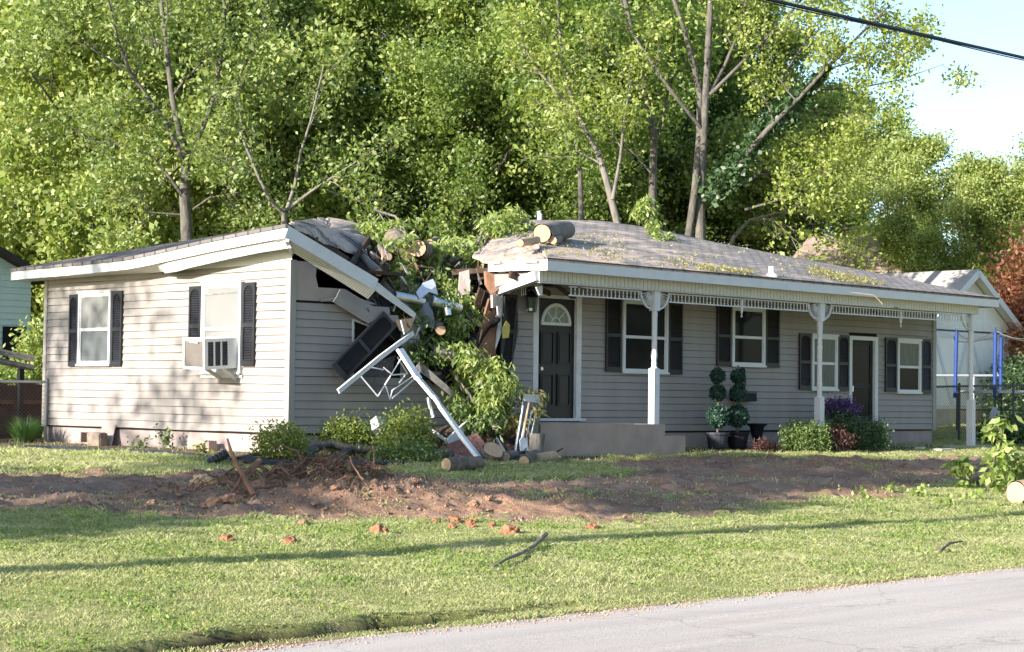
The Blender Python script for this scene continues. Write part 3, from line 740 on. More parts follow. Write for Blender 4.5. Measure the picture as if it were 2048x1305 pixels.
# broken end of the frieze at the torn corner
mb = hb()
for k, (x, y) in enumerate(((1043, 573), (1047, 572), (1051, 571))):
    a = Vector(F(x, y, -.3)); mb.tube([a, a+Vector((0, 0, -.05)), a+Vector((0.004, 0, -.11)), a+Vector((0.01, 0, -.16))], [.009, .013, .006, .011], 6)
mb.bar(F(1038, 575, -.3), F(1082, 568, -.95), .02, .022); mb.build('spindle_frieze', 'trim', house)
mb = hb(); c = Vector(F(1072, 572, -.9))
mb.slab([c, c+Vector((.16, 0, .01)), c+Vector((.15, 0, -.16)), c+Vector((.09, 0, -.15)), c+Vector((.02, 0, -.04))], .03, (0, 1, 0)); mb.build('bracket', 'trim', house)

# ================================================================= WINDOWS, SHUTTERS, DOORS
def fr(axis):
    """maps (u along the wall, out of the wall, z) to house coordinates"""
    if axis == 's': return lambda u, o, z: (u, -o-.0245, z)
    return lambda u, o, z: (-o-.0245, u, z)
def fbox(mb, f, u0, u1, o0, o1, z0, z1):
    p = [f(u, o, z) for z in (z0, z1) for (u, o) in ((u0, o0), (u1, o0), (u1, o1), (u0, o1))]
    mb.add(p, [(0, 3, 2, 1), (4, 5, 6, 7), (0, 1, 5, 4), (1, 2, 6, 5), (2, 3, 7, 6), (3, 0, 4, 7)])
def window(axis, u0, u1, z0, z1, glass='dark_glass', blind=None, casing='trim', sill=True, low='dark_glass'):
    f = fr(axis); mb = hb(); t = .055
    fbox(mb, f, u0, u0+t, .0, .045, z0, z1); fbox(mb, f, u1-t, u1, .0, .045, z0, z1)
    fbox(mb, f, u0+t, u1-t, .0, .045, z1-t, z1); fbox(mb, f, u0+t, u1-t, .0, .045, z0, z0+t)
    if sill: fbox(mb, f, u0-.02, u1+.02, .045, .065, z0-.005, z0+.03); fbox(mb, f, u0-.02, u1+.02, .045, .06, z1-.012, z1+.022)
    w = mb.build('window', casing, house)
    zm = (z0+z1)/2-.01; a, c = u0+t, u1-t; g = .026
    sh = hb()
    for (x0, x1, y0, y1, o) in ((a, c, zm-g, zm+g, .036), (a, a+g, z0+t, z1-t, .030), (c-g, c, z0+t, z1-t, .030), (a+g, c-g, z1-t-g, z1-t, .030), (a+g, c-g, z0+t, z0+t+g, .033)):
        fbox(sh, f, x0, x1, .0, o, y0, y1)
    sh.build('sash', casing, w)
    for k, (y0, y1) in enumerate(((zm+g, z1-t-g), (z0+t+g, zm-g))):
        pn = hb(); fbox(pn, f, a+g, c-g, .004, .012+.006*(1-k), y0, y1)
        pn.build('pane', (glass if k == 0 else low), w)
    return w
def shutter(axis, u0, u1, z0, z1, m='shutter', parent=None, fmap=None, arch=True, build=True):
    f = fmap or fr(axis); mb = hb(); t = .038; zm = z0+(z1-z0)*.49; O = .034
    fbox(mb, f, u0, u0+t, .0, O, z0, z1); fbox(mb, f, u1-t, u1, .0, O, z0, z1)
    fbox(mb, f, u0+t, u1-t, .0, O, z0, z0+.085); fbox(mb, f, u0+t, u1-t, .0, O, z1-.05, z1); fbox(mb, f, u0+t, u1-t, .0, O, zm-.03, zm+.03)
    fbox(mb, f, u0+t, u1-t, .0, .008, z0+.06, z1-.04)
    for (a, c, ar) in ((z0+.085, zm-.03, False), (zm+.03, z1-.05, arch)):
        n = int((c-a)/.037)
        for i in range(n):
            zz = a+(i+.5)*(c-a)/n
            w = (u1-u0)/2-t; mid = (u0+u1)/2
            p = [f(mid-w, .010, zz+.016), f(mid+w, .010, zz+.016), f(mid+w, .028, zz-.014), f(mid-w, .028, zz-.014)]
            p2 = [f(mid-w, .004, zz+.012), f(mid+w, .004, zz+.012), f(mid+w, .022, zz-.018), f(mid-w, .022, zz-.018)]
            mb.add(p+p2, [(0, 1, 2, 3), (7, 6, 5, 4), (0, 4, 5, 1), (2, 6, 7, 3)])
        if ar:
            for sg in (0, 1):
                x0 = u0+t if sg == 0 else u1-t; d = 1 if sg == 0 else -1
                pts = [f(x0, O-.002, c), f(x0+d*.085, O-.002, c), f(x0+d*.045, O-.002, c-.02), f(x0+d*.015, O-.002, c-.05), f(x0, O-.002, c-.10)]
                mb.add(pts, [(0, 1, 2, 3, 4)])
    if not build: return mb
    return mb.build('shutter', m, parent or house)
mat('blind_glass_dim', (.085, .098, .115), .05, .1, 3, spec=.6, stretch=(.2, .2, 14))
# end wall, two windows with drawn blinds
window('b', 4.86, 5.88, 2.04, 3.30, glass='blind', low='blind_glass_dim')
shutter('b', 5.91, 6.19, 2.03, 3.28); shutter('b', 4.53, 4.83, 2.03, 3.30)
window('b', 1.17, 2.22, 1.90, 3.33, glass='blind', low='blind')
shutter('b', 2.25, 2.58, 2.05, 3.30); shutter('b', .83, 1.14, 2.02, 3.31)
# behind the top edge of the near window: the blind hangs crooked
mb = hb(); mb.bar((-.044, 1.24, 3.17), (-.044, 2.14, 3.155), .012, .022); mb.build('blind_rail', 'wood_grey', house)
mb = hb(); mb.box((-.048, 2.05, 3.17), (-.036, 2.13, 3.27)); mb.build('blind_gap', 'wood_raw', house)
# porch windows
window('s', 7.38, 8.60, 2.04, 3.36); shutter('s', 6.95, 7.35, 2.06, 3.38, 'porch_shutter', arch=False); shutter('s', 8.63, 9.02, 2.04, 3.36, 'porch_shutter', arch=False)
window('s', 10.46, 11.46, 2.22, 3.36); shutter('s', 10.02, 10.43, 2.22, 3.38, 'porch_shutter', arch=False); shutter('s', 11.49, 11.92, 2.22, 3.37, 'porch_shutter', arch=False)
window('s', 12.97, 13.82, 1.79, 2.90, glass='greenish_glass', low='greenish_glass'); shutter('s', 12.57, 12.94, 1.80, 2.92, 'porch_shutter'); shutter('s', 13.85, 14.22, 1.79, 2.92, 'porch_shutter')
window('s', 15.95, 16.82, 1.76, 2.90, glass='greenish_glass', low='dark_glass'); shutter('s', 15.52, 15.92, 1.79, 2.92, 'porch_shutter'); shutter('s', 16.85, 17.22, 1.76, 2.93, 'porch_shutter')
# front door with its fanlight
mb = hb(); z0, z1 = 1.26, 3.33
for (a, c, y0, y1) in ((5.16, 5.28, z0-.05, z1+.02), (6.22, 6.34, z0-.05, z1+.02), (5.28, 6.22, z1-.04, z1+.02)): mb.box((a, -.03, y0), (c, .10, y1))
mb.box((5.1, -.10, 1.19), (6.4, .08, 1.235))
mb.build('door_frame', 'trim_dull', house)
mb = hb(); mb.box((5.28, .035, 1.235), (6.22, .075, 3.29)); dr = mb.build('front_door', 'door', house)
mb = hb()
def rim(mb, u0, u1, y0, y1, w=.022, o0=.012, o1=.036):
    mb.box((u0, o0, y0), (u1, o1, y0+w)); mb.box((u0, o0, y1-w), (u1, o1, y1)); mb.box((u0, o0, y0+w), (u0+w, o1, y1-w)); mb.box((u1-w, o0, y0+w), (u1, o1, y1-w))
for (u0, u1) in ((5.38, 5.70), (5.80, 6.12)):
    rim(mb, u0, u1, 2.17, 2.72); rim(mb, u0, u1, 1.45, 2.0)
    mb.box((u0+.05, .022, 2.22), (u1-.05, .036, 2.67)); mb.box((u0+.05, .022, 1.50), (u1-.05, .036, 1.95))
mb.build('door_panel', 'door', dr)
mb = hb(); cx, cz, R = 5.75, 2.86, .34; n = 18
arc = [(cx+R*math.cos(a), .022, cz+R*.95*math.sin(a)) for a in np.linspace(0, math.pi, n)]
for a, c in zip(arc, arc[1:]): mb.bar(a, c, .03, .055, up=(0, 0, 1))
mb.box((cx-R-.02, .006, cz-.03), (cx+R+.02, .036, cz+.02))
for k in (1, 2, 3):
    a = k*math.pi/4; mb.bar((cx+.1*math.cos(a), .028, cz+.1*math.sin(a)), (cx+R*math.cos(a), .028, cz+R*.95*math.sin(a)), .012, .016)
arc = [(cx+.11*math.cos(a), .027, cz+.11*math.sin(a)) for a in np.linspace(0, math.pi, 8)]
for a, c in zip(arc, arc[1:]): mb.bar(a, c, .012, .016)
fl = mb.build('fanlight', 'trim', dr)
mb = hb(); mb.slab([(cx+(R-.02)*math.cos(a), .030, cz+(R-.02)*.95*math.sin(a)) for a in np.linspace(0, math.pi, n)], .004, (0, 1, 0)); mb.build('pane', 'fan_glass', fl)
mb = hb(); mb.tube([(5.37, .035, 2.08), (5.37, .0, 2.08), (5.37, -.03, 2.08)], [.02, .018, .032], 10); mb.build('door_knob', 'steel', dr)
# side door behind a dark screen
mb = hb()
for (a, c, y0, y1) in ((14.27, 14.36, 1.05, 2.92), (15.17, 15.27, 1.05, 2.92), (14.36, 15.17, 2.84, 2.92)): mb.box((a, -.035, y0), (c, .10, y1))
mb.build('door_frame', 'trim', house)
mb = hb()
for (a, c, y0, y1) in ((14.36, 14.46, 1.05, 2.84), (15.07, 15.17, 1.05, 2.84), (14.46, 15.07, 2.74, 2.84), (14.46, 15.07, 1.05, 1.28), (14.46, 15.07, 1.86, 1.95)): mb.box((a, .03, y0), (c, .062, y1))
sd = mb.build('screen_door', 'screen', house)
mb = hb(); mb.box((14.46, .045, 1.28), (15.07, .05, 2.74)); mb.build('pane', 'dark_glass', sd)
mb = hb(); mb.bar((14.43, .01, 1.78), (14.43, .01, 1.90), .03, .03); mb.build('door_handle', 'steel', sd)
# carriage lamp by the front door
lc = Vector(F(1063, 607, -.16)); mb = hb()
mb.box((lc.x-.05, -.16, lc.z+.12), (lc.x+.05, -.02, lc.z+.20)); mb.tube([(lc.x, -.02, lc.z+.2), (lc.x, -.10, lc.z+.27), (lc.x, -.16, lc.z+.2)], .016, 6)
mb.lathe((lc.x, -.16, lc.z), [(.07, -.15), (.085, -.14), (.03, -.14)], 6)
mb.lathe((lc.x, -.16, lc.z), [(.11, .10), (.10, .125), (.04, .19), (.012, .22)], 6)
for k in range(6):
    a = k*math.pi/3; mb.bar((lc.x+.078*math.cos(a), -.16+.078*math.sin(a), lc.z-.14), (lc.x+.105*math.cos(a), -.16+.105*math.sin(a), lc.z+.10), .012, .012)
lp = mb.build('wall_lamp', 'black_plastic', house)
mb = hb(); mb.lathe((lc.x, -.16, lc.z), [(.066, -.13), (.09, .09)], 6); mb.build('lamp_glass', 'greenish_glass', lp)
# ceiling fans under the porch, each with the blades that show
def fan(sc, blades, label):
    c = H(sc, -.52, 3.60); t = thing('ceiling_fan', label, 'ceiling fan', tuple(c), TH, 'fans under the porch ceiling')
    m0 = Matrix.Translation(Vector(c)) @ Matrix.Rotation(TH, 4, 'Z')
    mb = MB(m0); mb.lathe((0, 0, 0), [(.02, -.16), (.09, -.15), (.11, -.10), (.09, -.05), (.02, -.04), (.02, -.0)], 14); mb.build('motor', 'fan_brown', t)
    for a, droop in blades:
        mb = MB(m0); d = Vector((math.cos(a), math.sin(a), 0)); mb.bar(d*.12+Vector((0, 0, -.10)), d*.66+Vector((0, 0, -.10-droop)), .13, .012); mb.build('blade', 'fan_brown', t)
    return t
fan(5.05, [(k*2*math.pi/5+.12, .10+.12*(k == 0)) for k in range(5)], 'brown ceiling fan hanging crooked above the front door')
fan(14.1, [(k*2*math.pi/5+.1, .04+.16*(k == 0)) for k in range(5)], 'brown ceiling fan under the porch above the side door window')
# roof vents
def vent(x, y, r, h, nm='vent_pipe', m='trim'):
    # pixel on the front slope -> roof point
    v = ray(x, y); sl = (5.15-3.85)/4.8
    # plane z = 3.85 + sl*(b+1.3)
    n = np.array([-sl*B[0], -sl*B[1], 1.0]); d0 = 3.85+sl*1.3
    t = (d0-n@(CP-C0))/(n@v)
    p = CP+v*t-C0; s_, b_ = float(p@A), float(p@B); z_ = float(p[2])
    mb = hb(); mb.lathe((s_, b_, z_), [(r*2.2, -.08), (r*2.2, -.0), (r*1.1, .04), (r, .06), (r, h), (r*.8, h)], 12); return mb.build(nm, m, house)
vent(1543, 551, .055, .16)
def roofpt(x, y):
    v = ray(x, y); sl = (5.15-3.85)/4.8; n = np.array([-sl*B[0], -sl*B[1], 1.0]); t = (3.85+sl*1.3-n@(CP-C0))/(n@v); p = CP+v*t-C0
    return float(p@A), float(p@B), float(p[2])

# ================================================================= AIR CONDITIONER in the near window
ac = thing('air_conditioner', 'white window air conditioner sticking out of the window, tilted', 'air conditioner', tuple(H(-.3, 1.6, 1.95)), TH)
TILT = Matrix.Translation(Vector((0, 1.6, 2.2))) @ Matrix.Rotation(math.radians(2.5), 4, 'X') @ Matrix.Rotation(math.radians(-3.5), 4, 'Y') @ Matrix.Translation(Vector((0, -1.6, -2.2)))
AM = HM @ TILT; X0, X1, Y0, Y1, Z0, Z1 = -.66, -.02, 1.24, 1.80, 2.01, 2.48
mb = MB(AM)
mb.box((X0, Y0, Z1-.012), (X1, Y1, Z1)); mb.box((X0, Y0, Z0), (X1, Y1, Z0+.012)); mb.box((X0, Y1-.012, Z0+.012), (X1, Y1, Z1-.012)); mb.box((X1-.02, Y0, Z0+.012), (X1, Y1-.012, Z1-.012))
mb.box((X0, Y0, Z0+.012), (X0+.05, Y0+.012, Z1-.012)); mb.box((X0+.42, Y0, Z0+.012), (X1-.02, Y0+.012, Z1-.012))
mb.box((X0+.05, Y0, Z0+.012), (X0+.42, Y0+.012, Z0+.05)); mb.box((X0+.05, Y0, Z1-.05), (X0+.42, Y0+.012, Z1-.012))
mb.box((X0+.155, Y0, Z0+.05), (X0+.185, Y0+.012, Z1-.05)); mb.box((X0+.285, Y0, Z0+.05), (X0+.315, Y0+.012, Z1-.05))
mb.build('casing', 'ac_white', ac)
mb = MB(AM); mb.box((X0+.05, Y0+.02, Z0+.03), (X0+.43, Y0+.03, Z1-.03)); mb.build('inner_shell', 'black_plastic', ac)
mb = MB(AM)
for k in range(15):
    z = Z0+.06+k*.0245
    for (a, c) in ((.05, .155), (.185, .285), (.315, .42)):
        mb.add([(X0+a, Y0+.002, z), (X0+c, Y0+.002, z), (X0+c, Y0+.014, z+.012), (X0+a, Y0+.014, z+.012)], [(0, 1, 2, 3)])
mb.build('side_louvre', 'ac_dark', ac)
mb = MB(AM)
mb.box((X0-.02, Y0-.01, Z0-.01), (X0, Y0+.03, Z1+.01)); mb.box((X0-.02, Y1-.03, Z0-.01), (X0, Y1+.01, Z1+.01)); mb.box((X0-.02, Y0+.03, Z1-.045), (X0, Y1-.03, Z1+.01)); mb.box((X0-.02, Y0+.03, Z0-.01), (X0, Y1-.03, Z0+.035))
mb.box((X0-.026, 1.40, Z1-.07), (X0-.02, 1.62, Z1-.01))
mb.build('front_frame', 'ac_white', ac)
mb = MB(AM)
mb.box((X0+.006, Y0+.03, Z0+.035), (X0+.012, Y1-.03, Z1-.045))
for k in range(19): mb.box((X0-.012, Y0+.03+k*.0265, Z0+.035), (X0-.006, Y0+.034+k*.0265, Z1-.045))
for k in range(15): mb.box((X0-.006, Y0+.03, Z0+.05+k*.026), (X0, Y1-.03, Z0+.054+k*.026))
mb.build('front_grille', 'ac_grille', ac)
mb = hb(); mb.bar((-.02, 1.32, 1.82), (-.36, 1.32, 2.01), .04, .05); mb.bar((-.02, 1.72, 1.82), (-.36, 1.72, 2.01), .04, .05); mb.build('support_bracket', 'trim_dull', ac)
mb = hb(); mb.box((-.034, 1.15, 1.84), (-.026, 2.25, 1.92)); mb.build('window_apron', 'trim', house)
# ================================================================= PLANTS
leaf_mat('leaf_bright', [(.22, .30, .065), (.33, .39, .10), (.42, .45, .14), (.16, .25, .05)], .46)  # paler colour stands in for sun on the left and right trees
leaf_mat('leaf_mid', [(0.157, 0.241, 0.045), (0.258, 0.336, 0.067), (0.370, 0.420, 0.101), (0.123, 0.202, 0.039)], .47)
leaf_mat('leaf_deep', [(0.103, 0.172, 0.030), (0.172, 0.253, 0.046), (0.253, 0.322, 0.063), (0.081, 0.144, 0.029)], .46)
leaf_mat('leaf_olive', [(0.154, 0.231, 0.044), (0.242, 0.319, 0.066), (0.110, 0.165, 0.033), (0.330, 0.363, 0.099)], .45)
leaf_mat('leaf_tuft', [(0.242, 0.308, 0.050), (0.352, 0.407, 0.077), (0.165, 0.231, 0.039), (0.440, 0.462, 0.132)], .45)
leaf_mat('leaf_ivy', [(.03, .075, .02), (.05, .11, .025), (.075, .14, .03)], .3, gloss=.08)
leaf_mat('leaf_red', [(.46, .15, .09), (.55, .22, .12), (.32, .14, .06), (.42, .30, .10)], .45)
leaf_mat('leaf_box', [(.05, .10, .02), (.10, .17, .03), (.20, .27, .05), (.04, .08, .018)], .3, gloss=.07)
leaf_mat('leaf_shrub', [(.16, .22, .03), (.25, .30, .045), (.09, .15, .025), (.32, .35, .07)], .4)
leaf_mat('leaf_fallen', [(.20, .30, .055), (.33, .41, .09), (.13, .21, .04), (.46, .49, .16), (.16, .24, .05)], .45, gloss=.05)
leaf_mat('leaf_weed', [(.13, .22, .04), (.21, .31, .06), (.09, .16, .03), (.28, .36, .09)], .3, gloss=.02)
leaf_mat('leaf_withered', [(.36, .34, .10), (.42, .36, .13), (.25, .27, .07), (.30, .22, .10)], .4)
leaf_mat('leaf_topiary', [(.008, .035, .02), (.013, .055, .03), (.02, .075, .04)], .1, gloss=.06)
leaf_mat('leaf_purple', [(.09, .03, .16), (.15, .055, .24), (.05, .02, .09), (.12, .08, .20)], .3)
leaf_mat('leaf_maroon', [(.10, .03, .028), (.16, .055, .045), (.07, .025, .02), (.13, .08, .05)], .3)
leaf_mat('blade_grass', [(.27, .34, .10), (.39, .44, .15), (.50, .51, .21), (.19, .26, .07), (.62, .55, .36), (.33, .38, .12), (.14, .19, .05)], .5, gloss=.02, patch=(.58, .54, .32))
leaf_mat('blade_clump', [(.05, .12, .03), (.08, .16, .04), (.12, .20, .06)], .35)

def unit(v): return v/(np.linalg.norm(v, axis=-1, keepdims=True)+1e-9)
def leaf_quads(rg, P, Lm, Wm, droop=0.0, up=0.0, var=.35, lie=None):
    """one folded leaf of four corners at each point"""
    n = len(P)
    u = rg.normal(size=(n, 3)); u[:, 2] = u[:, 2]*(1-abs(droop))-droop*1.6+up; u = unit(u)
    w = unit(np.cross(u, rg.normal(size=(n, 3))))
    l = (Lm*(1+var*rg.uniform(-1, 1, n)))[:, None]; wd = (Wm*(1+var*rg.uniform(-1, 1, n)))[:, None]
    V = np.stack([P, P+u*l*.45+w*wd*.5, P+u*l, P+u*l*.45-w*wd*.5], 1).reshape(-1, 3)
    return V, np.arange(4*n).reshape(-1, 4)
class Grow:
    def __init__(self, seed): self.r = random.Random(seed); self.g = np.random.default_rng(seed); self.mb = MB(); self.tips = []
    def limb(self, pts, r0, r1, n=7, jit=.0):
        m = len(pts); self.mb.tube(pts, [r0+(r1-r0)*i/(m-1) for i in range(m)], n, cap=False, jit=jit, rnd=self.r)
    def path(self, p, d, L, seg, wig, up):
        pts = [np.array(p, float)]; d = unit(np.array(d, float))
        for i in range(seg):
            d = unit(d+self.g.normal(size=3)*wig+np.array([0, 0, up])); pts.append(pts[-1]+d*L/seg)
        return pts
    def sub(self, pts, r0, level, nch, Lf, up=.06, wig=.16, ang=.85, t0=.25, sides=(5, 4, 3), leafy=True):
        """side branches along a limb; the last level carries the leaves"""
        pts = [np.array(p, float) for p in pts]; seg = np.array([np.linalg.norm(b-a) for a, b in zip(pts, pts[1:])]); cum = np.concatenate([[0], np.cumsum(seg)]); tot = cum[-1]
        k = nch[0]
        for i in range(k):
            t = t0+(1-t0)*(i+self.r.random())/k; x = t*tot; j = min(len(pts)-2, max(0, int(np.searchsorted(cum, x))-1))
            q = pts[j]+(pts[j+1]-pts[j])*((x-cum[j])/max(seg[j], 1e-6)); dl = unit(pts[j+1]-pts[j])
            side = unit(np.cross(dl, self.g.normal(size=3))); d = unit(dl*math.cos(ang*(.7+.6*self.r.random()))+side*math.sin(ang)+np.array([0, 0, .05]))
            L_ = Lf[0]*(1.15-.55*t)*(.7+.6*self.r.random()); r = max(.006, r0*(1-.7*t)*.55)
            ch = self.path(q, d, L_, 4, wig, up); self.limb(ch, r, r*.35, sides[min(level, 2)])
            if len(nch) > 1: self.sub(ch, r, level+1, nch[1:], Lf[1:], up, wig, ang, .2, sides)
            else:
                for s in (.35, .6, .8, 1.0):
                    i2 = s*4; a = int(min(3, i2)); self.tips.append(ch[a]+(ch[a+1]-ch[a])*(i2-a))
        if leafy and len(nch) == 1: self.tips.append(pts[-1])
    def leaves(self, per, sig, Lm, Wm, droop=0.0, keep=1.0, flat=.75):
        T = np.array(self.tips)
        if keep < 1: T = T[self.g.random(len(T)) < keep]
        P = np.repeat(T, per, 0)+self.g.normal(size=(len(T)*per, 3))*np.array([sig, sig, sig*flat])
        return leaf_quads(self.g, P, Lm, Wm, droop)
def make_tree(label, cat, base, grow, leaf, per, sig, Lm, Wm, bark='bark', group=None, droop=0.0, name='tree', keep=1.0):
    t = thing(name, label, cat, tuple(base), 0, group)
    grow.mb.build('trunk', bark, t, smooth=True)
    V, Fq = grow.leaves(per, sig, Lm, Wm, droop, keep)
    dv = V.reshape(-1, 4, 3); f_ = grow.g.uniform(.55, 1.5, len(dv))[:, None, None]; V = (dv[:, :1]+(dv-dv[:, :1])*f_).reshape(-1, 3)
    link_mesh('crown', V, Fq, leaf, t)
    return t
# ---- the wood behind the house: a few trees grown once, then copied
LSIZE = {11: (.135, .085), 23: (.105, .07), 37: (.165, .11), 41: (.12, .075), 53: (.14, .085)}
def dense_tree(seed, H_, R_, leaf, label, group, low=.18, per=38, lean=0.0, Lm=.135, Wm=.085):
    g = Grow(seed); rr_ = g.r; Lm, Wm = LSIZE[seed]
    tr = g.path((0, 0, 0), (lean, 0, 1), H_*.9, 9, .05, .05); r0 = H_*.014
    g.limb(tr, r0, r0*.25, 8, .06)
    n = 17
    for i in range(n):
        t = low+(1-low)*(i+.5)/n; x = t*9; j = min(8, int(x)); q = tr[j]+(tr[j+1]-tr[j])*(x-j)
        a = i*2.4+rr_.uniform(-.4, .4); prof = math.sin(math.pi*min(1, (t-low)/(1-low)*.86+.16))**.7
        Lb = R_*prof*rr_.uniform(.75, 1.15); d = (math.cos(a), math.sin(a), .15+.75*t*rr_.uniform(.6, 1.2))
        ch = g.path(q, d, Lb, 5, .12, .05); r = r0*(1-.75*t)*.5; g.limb(ch, r, r*.3, 5)
        g.sub(ch, r, 1, (6, 5), (Lb*.46, Lb*.24), up=.05, t0=.2)
    g.sub(tr[5:], r0*.3, 1, (6, 5), (R_*.4, R_*.2), up=.1)
    return make_tree(label, 'tree', (0, 0, 0), g, leaf, per, R_*.075, Lm, Wm, group=group)
GW = 'trees of the wood behind the house'
protoA = dense_tree(11, 17, 4.6, 'leaf_mid', 'leafy green tree in the middle of the wood behind the house', GW)
protoB = dense_tree(23, 16, 4.2, 'leaf_deep', 'dark green tree in the middle of the wood behind the house', GW)
protoC = dense_tree(37, 15, 4.8, 'leaf_bright', 'pale yellow green tree at the left end of the wood', GW)
protoE = dense_tree(53, 15, 4.4, 'leaf_bright', 'airy green tree', GW, low=.12, per=20)
protoD = dense_tree(41, 18, 4.4, 'leaf_mid', 'leafy green tree in the middle of the wood behind the house', GW, lean=.08)
TXT = {id(protoA): 'leafy green tree in the middle of the wood behind the house', id(protoB): 'dark green tree in the middle of the wood behind the house',
       id(protoC): 'pale yellow green tree at the left end of the wood', id(protoE): 'airy green tree', id(protoD): 'leafy green tree in the middle of the wood behind the house'}
used = set()
def put_tree(proto, px, Y, sc=1.0, rz=0.0, zsc=None, label=None, z=.7):
    p = at(px, 790, Y); loc = (p[0], Y, z)
    if id(proto) not in used:
        used.add(id(proto)); proto.location = loc; proto.rotation_euler = (0, 0, rz); proto.scale = (sc, sc, zsc or sc); o = proto
    else: o = dup(proto, loc, rz, (sc, sc, zsc or sc))
    o['label'] = label or TXT[id(proto)]
    return o
rt = random.Random(77)
for (pr, px, Y, sc) in ((protoC, 20, 62, 1.15), (protoC, 225, 52, 1.0), (protoC, -190, 60, 1.15), (protoC, 120, 60, 1.15), (protoC, 330, 58, 1.1), (protoC, 480, 56, .95),
                        (protoD, 790, 57, 1.0), (protoB, 925, 56, 1.0), (protoA, 1035, 58, 1.08), (protoB, 1135, 57, 1.05), (protoD, 1250, 60, 1.1), (protoB, 1340, 63, 1.05),
                        (protoB, 1480, 67, .88), (protoA, 880, 64, 1.1), (protoD, 1100, 66, 1.12), (protoB, 1250, 66, 1.1), (protoA, 1400, 66, .98),
                        (protoD, 700, 76, .66), (protoB, -60, 68, 1.2), (protoA, 430, 72, 1.05), (protoD, 250, 72, 1.2)):
    put_tree(pr, px, Y, sc, rt.uniform(0, 6.28))
# lower trees on the right, standing free against the sky
GR = 'small trees at the right behind the white shed'
for k, (pr, px, Y, sc, lab) in enumerate(((protoA, 1595, 62, .74, 'low rounded green tree right of the tall wood, behind the brown roof'), (protoE, 1705, 61, .74, 'pale small tree against the sky above the brown roof'),
                          (protoE, 1815, 58, .66, 'hazy green tree against the sky left of the rightmost trees'), (protoE, 1940, 57, .60, 'broad green tree against the sky above the red leaved tree'), (protoE, 2075, 57, .64, 'green tree cut by the right edge of the photo'),
                          (protoA, 1880, 56.5, .42, 'green small tree just above the shed ridge'), (protoB, 1660, 74, .62, 'dark green small tree behind the brown roofed house'), (protoB, 1990, 76, .66, 'dark tree farthest back at the right'))):
    o = put_tree(pr, px, Y, sc, rt.uniform(0, 6.28), label=lab); o['group'] = GR

# ---- trees with limbs of their own that show in front of the wood
def pxl(pts, Y, rg, dj=.5): return [at(x, y, Y+(rg.uniform(-dj, dj) if i else 0)) for i, (x, y) in enumerate(pts)]
def limb_tree(label, seed, Y, trunk, limbs, leaf, per, sig, Lm, Wm, bark, nch=(7, 5), Lf=(1.5, .7), keep=1.0, droop=.15, name='tree', ups=.06, wig=.2):
    g = Grow(seed); k = Y/FPX*.68
    for (pts, a, b) in trunk:
        P_ = pxl(pts, Y, g.r, .12); foot = P_[0].copy(); foot[2] = .6; P_ = [foot]+P_; g.limb(P_, a*k*1.15, b*k, 9, .05)
    for (pts, a, b) in limbs:
        P_ = pxl(pts, Y, g.r, .7); g.limb(P_, a*k, b*k, 7, .05); g.sub(P_, a*k, 1, nch, Lf, up=ups, wig=wig, t0=.3)
    base = pxl([trunk[0][0][0]], Y, g.r)[0]; base[2] = .7
    return make_tree(label, 'tree', base, g, leaf, per, sig, Lm, Wm, bark, droop=droop, name=name, keep=keep)
limb_tree('tall grey trunked tree with spreading sparse limbs behind the left part of the roof', 101, 43.5,
    [([(374, 500), (372, 440), (368, 380), (372, 330), (378, 295)], 17, 13)],
    [([(376, 310), (360, 270), (345, 200), (335, 120), (325, 40), (318, -60)], 11, 5), ([(372, 330), (330, 240), (262, 150), (235, 80), (212, -20)], 9, 3), ([(250, 140), (180, 95), (100, 66)], 4, 1.2),
     ([(380, 310), (400, 270), (425, 205), (440, 130), (450, 60), (446, -60)], 9, 4), ([(372, 400), (335, 350), (300, 310), (240, 290), (170, 280)], 6, 1.5), ([(385, 420), (420, 395), (490, 383)], 4, 1.2), ([(362, 430), (300, 425), (230, 392)], 3.5, 1.0), ([(425, 210), (480, 150), (520, 70), (540, -20)], 5, 2)],
    'leaf_olive', 9, .20, .105, .06, 'bark', nch=(8, 6))
limb_tree('small forked bare limbed tree right of the tall grey trunk, behind the roof', 102, 42.5,
    [([(568, 460), (568, 425)], 9, 8)],
    [([(568, 428), (540, 400), (515, 350), (482, 270), (470, 180)], 6.5, 2), ([(572, 425), (590, 370), (600, 310), (622, 240), (648, 130)], 6, 2), ([(572, 422), (620, 385), (680, 345), (750, 300)], 6, 1.5), ([(640, 378), (700, 395), (770, 430), (812, 470)], 3, 1), ([(515, 350), (470, 330), (430, 290)], 3, 1)],
    'leaf_olive', 8, .20, .11, .06, 'bark_pale', nch=(6, 4), Lf=(1.3, .6))
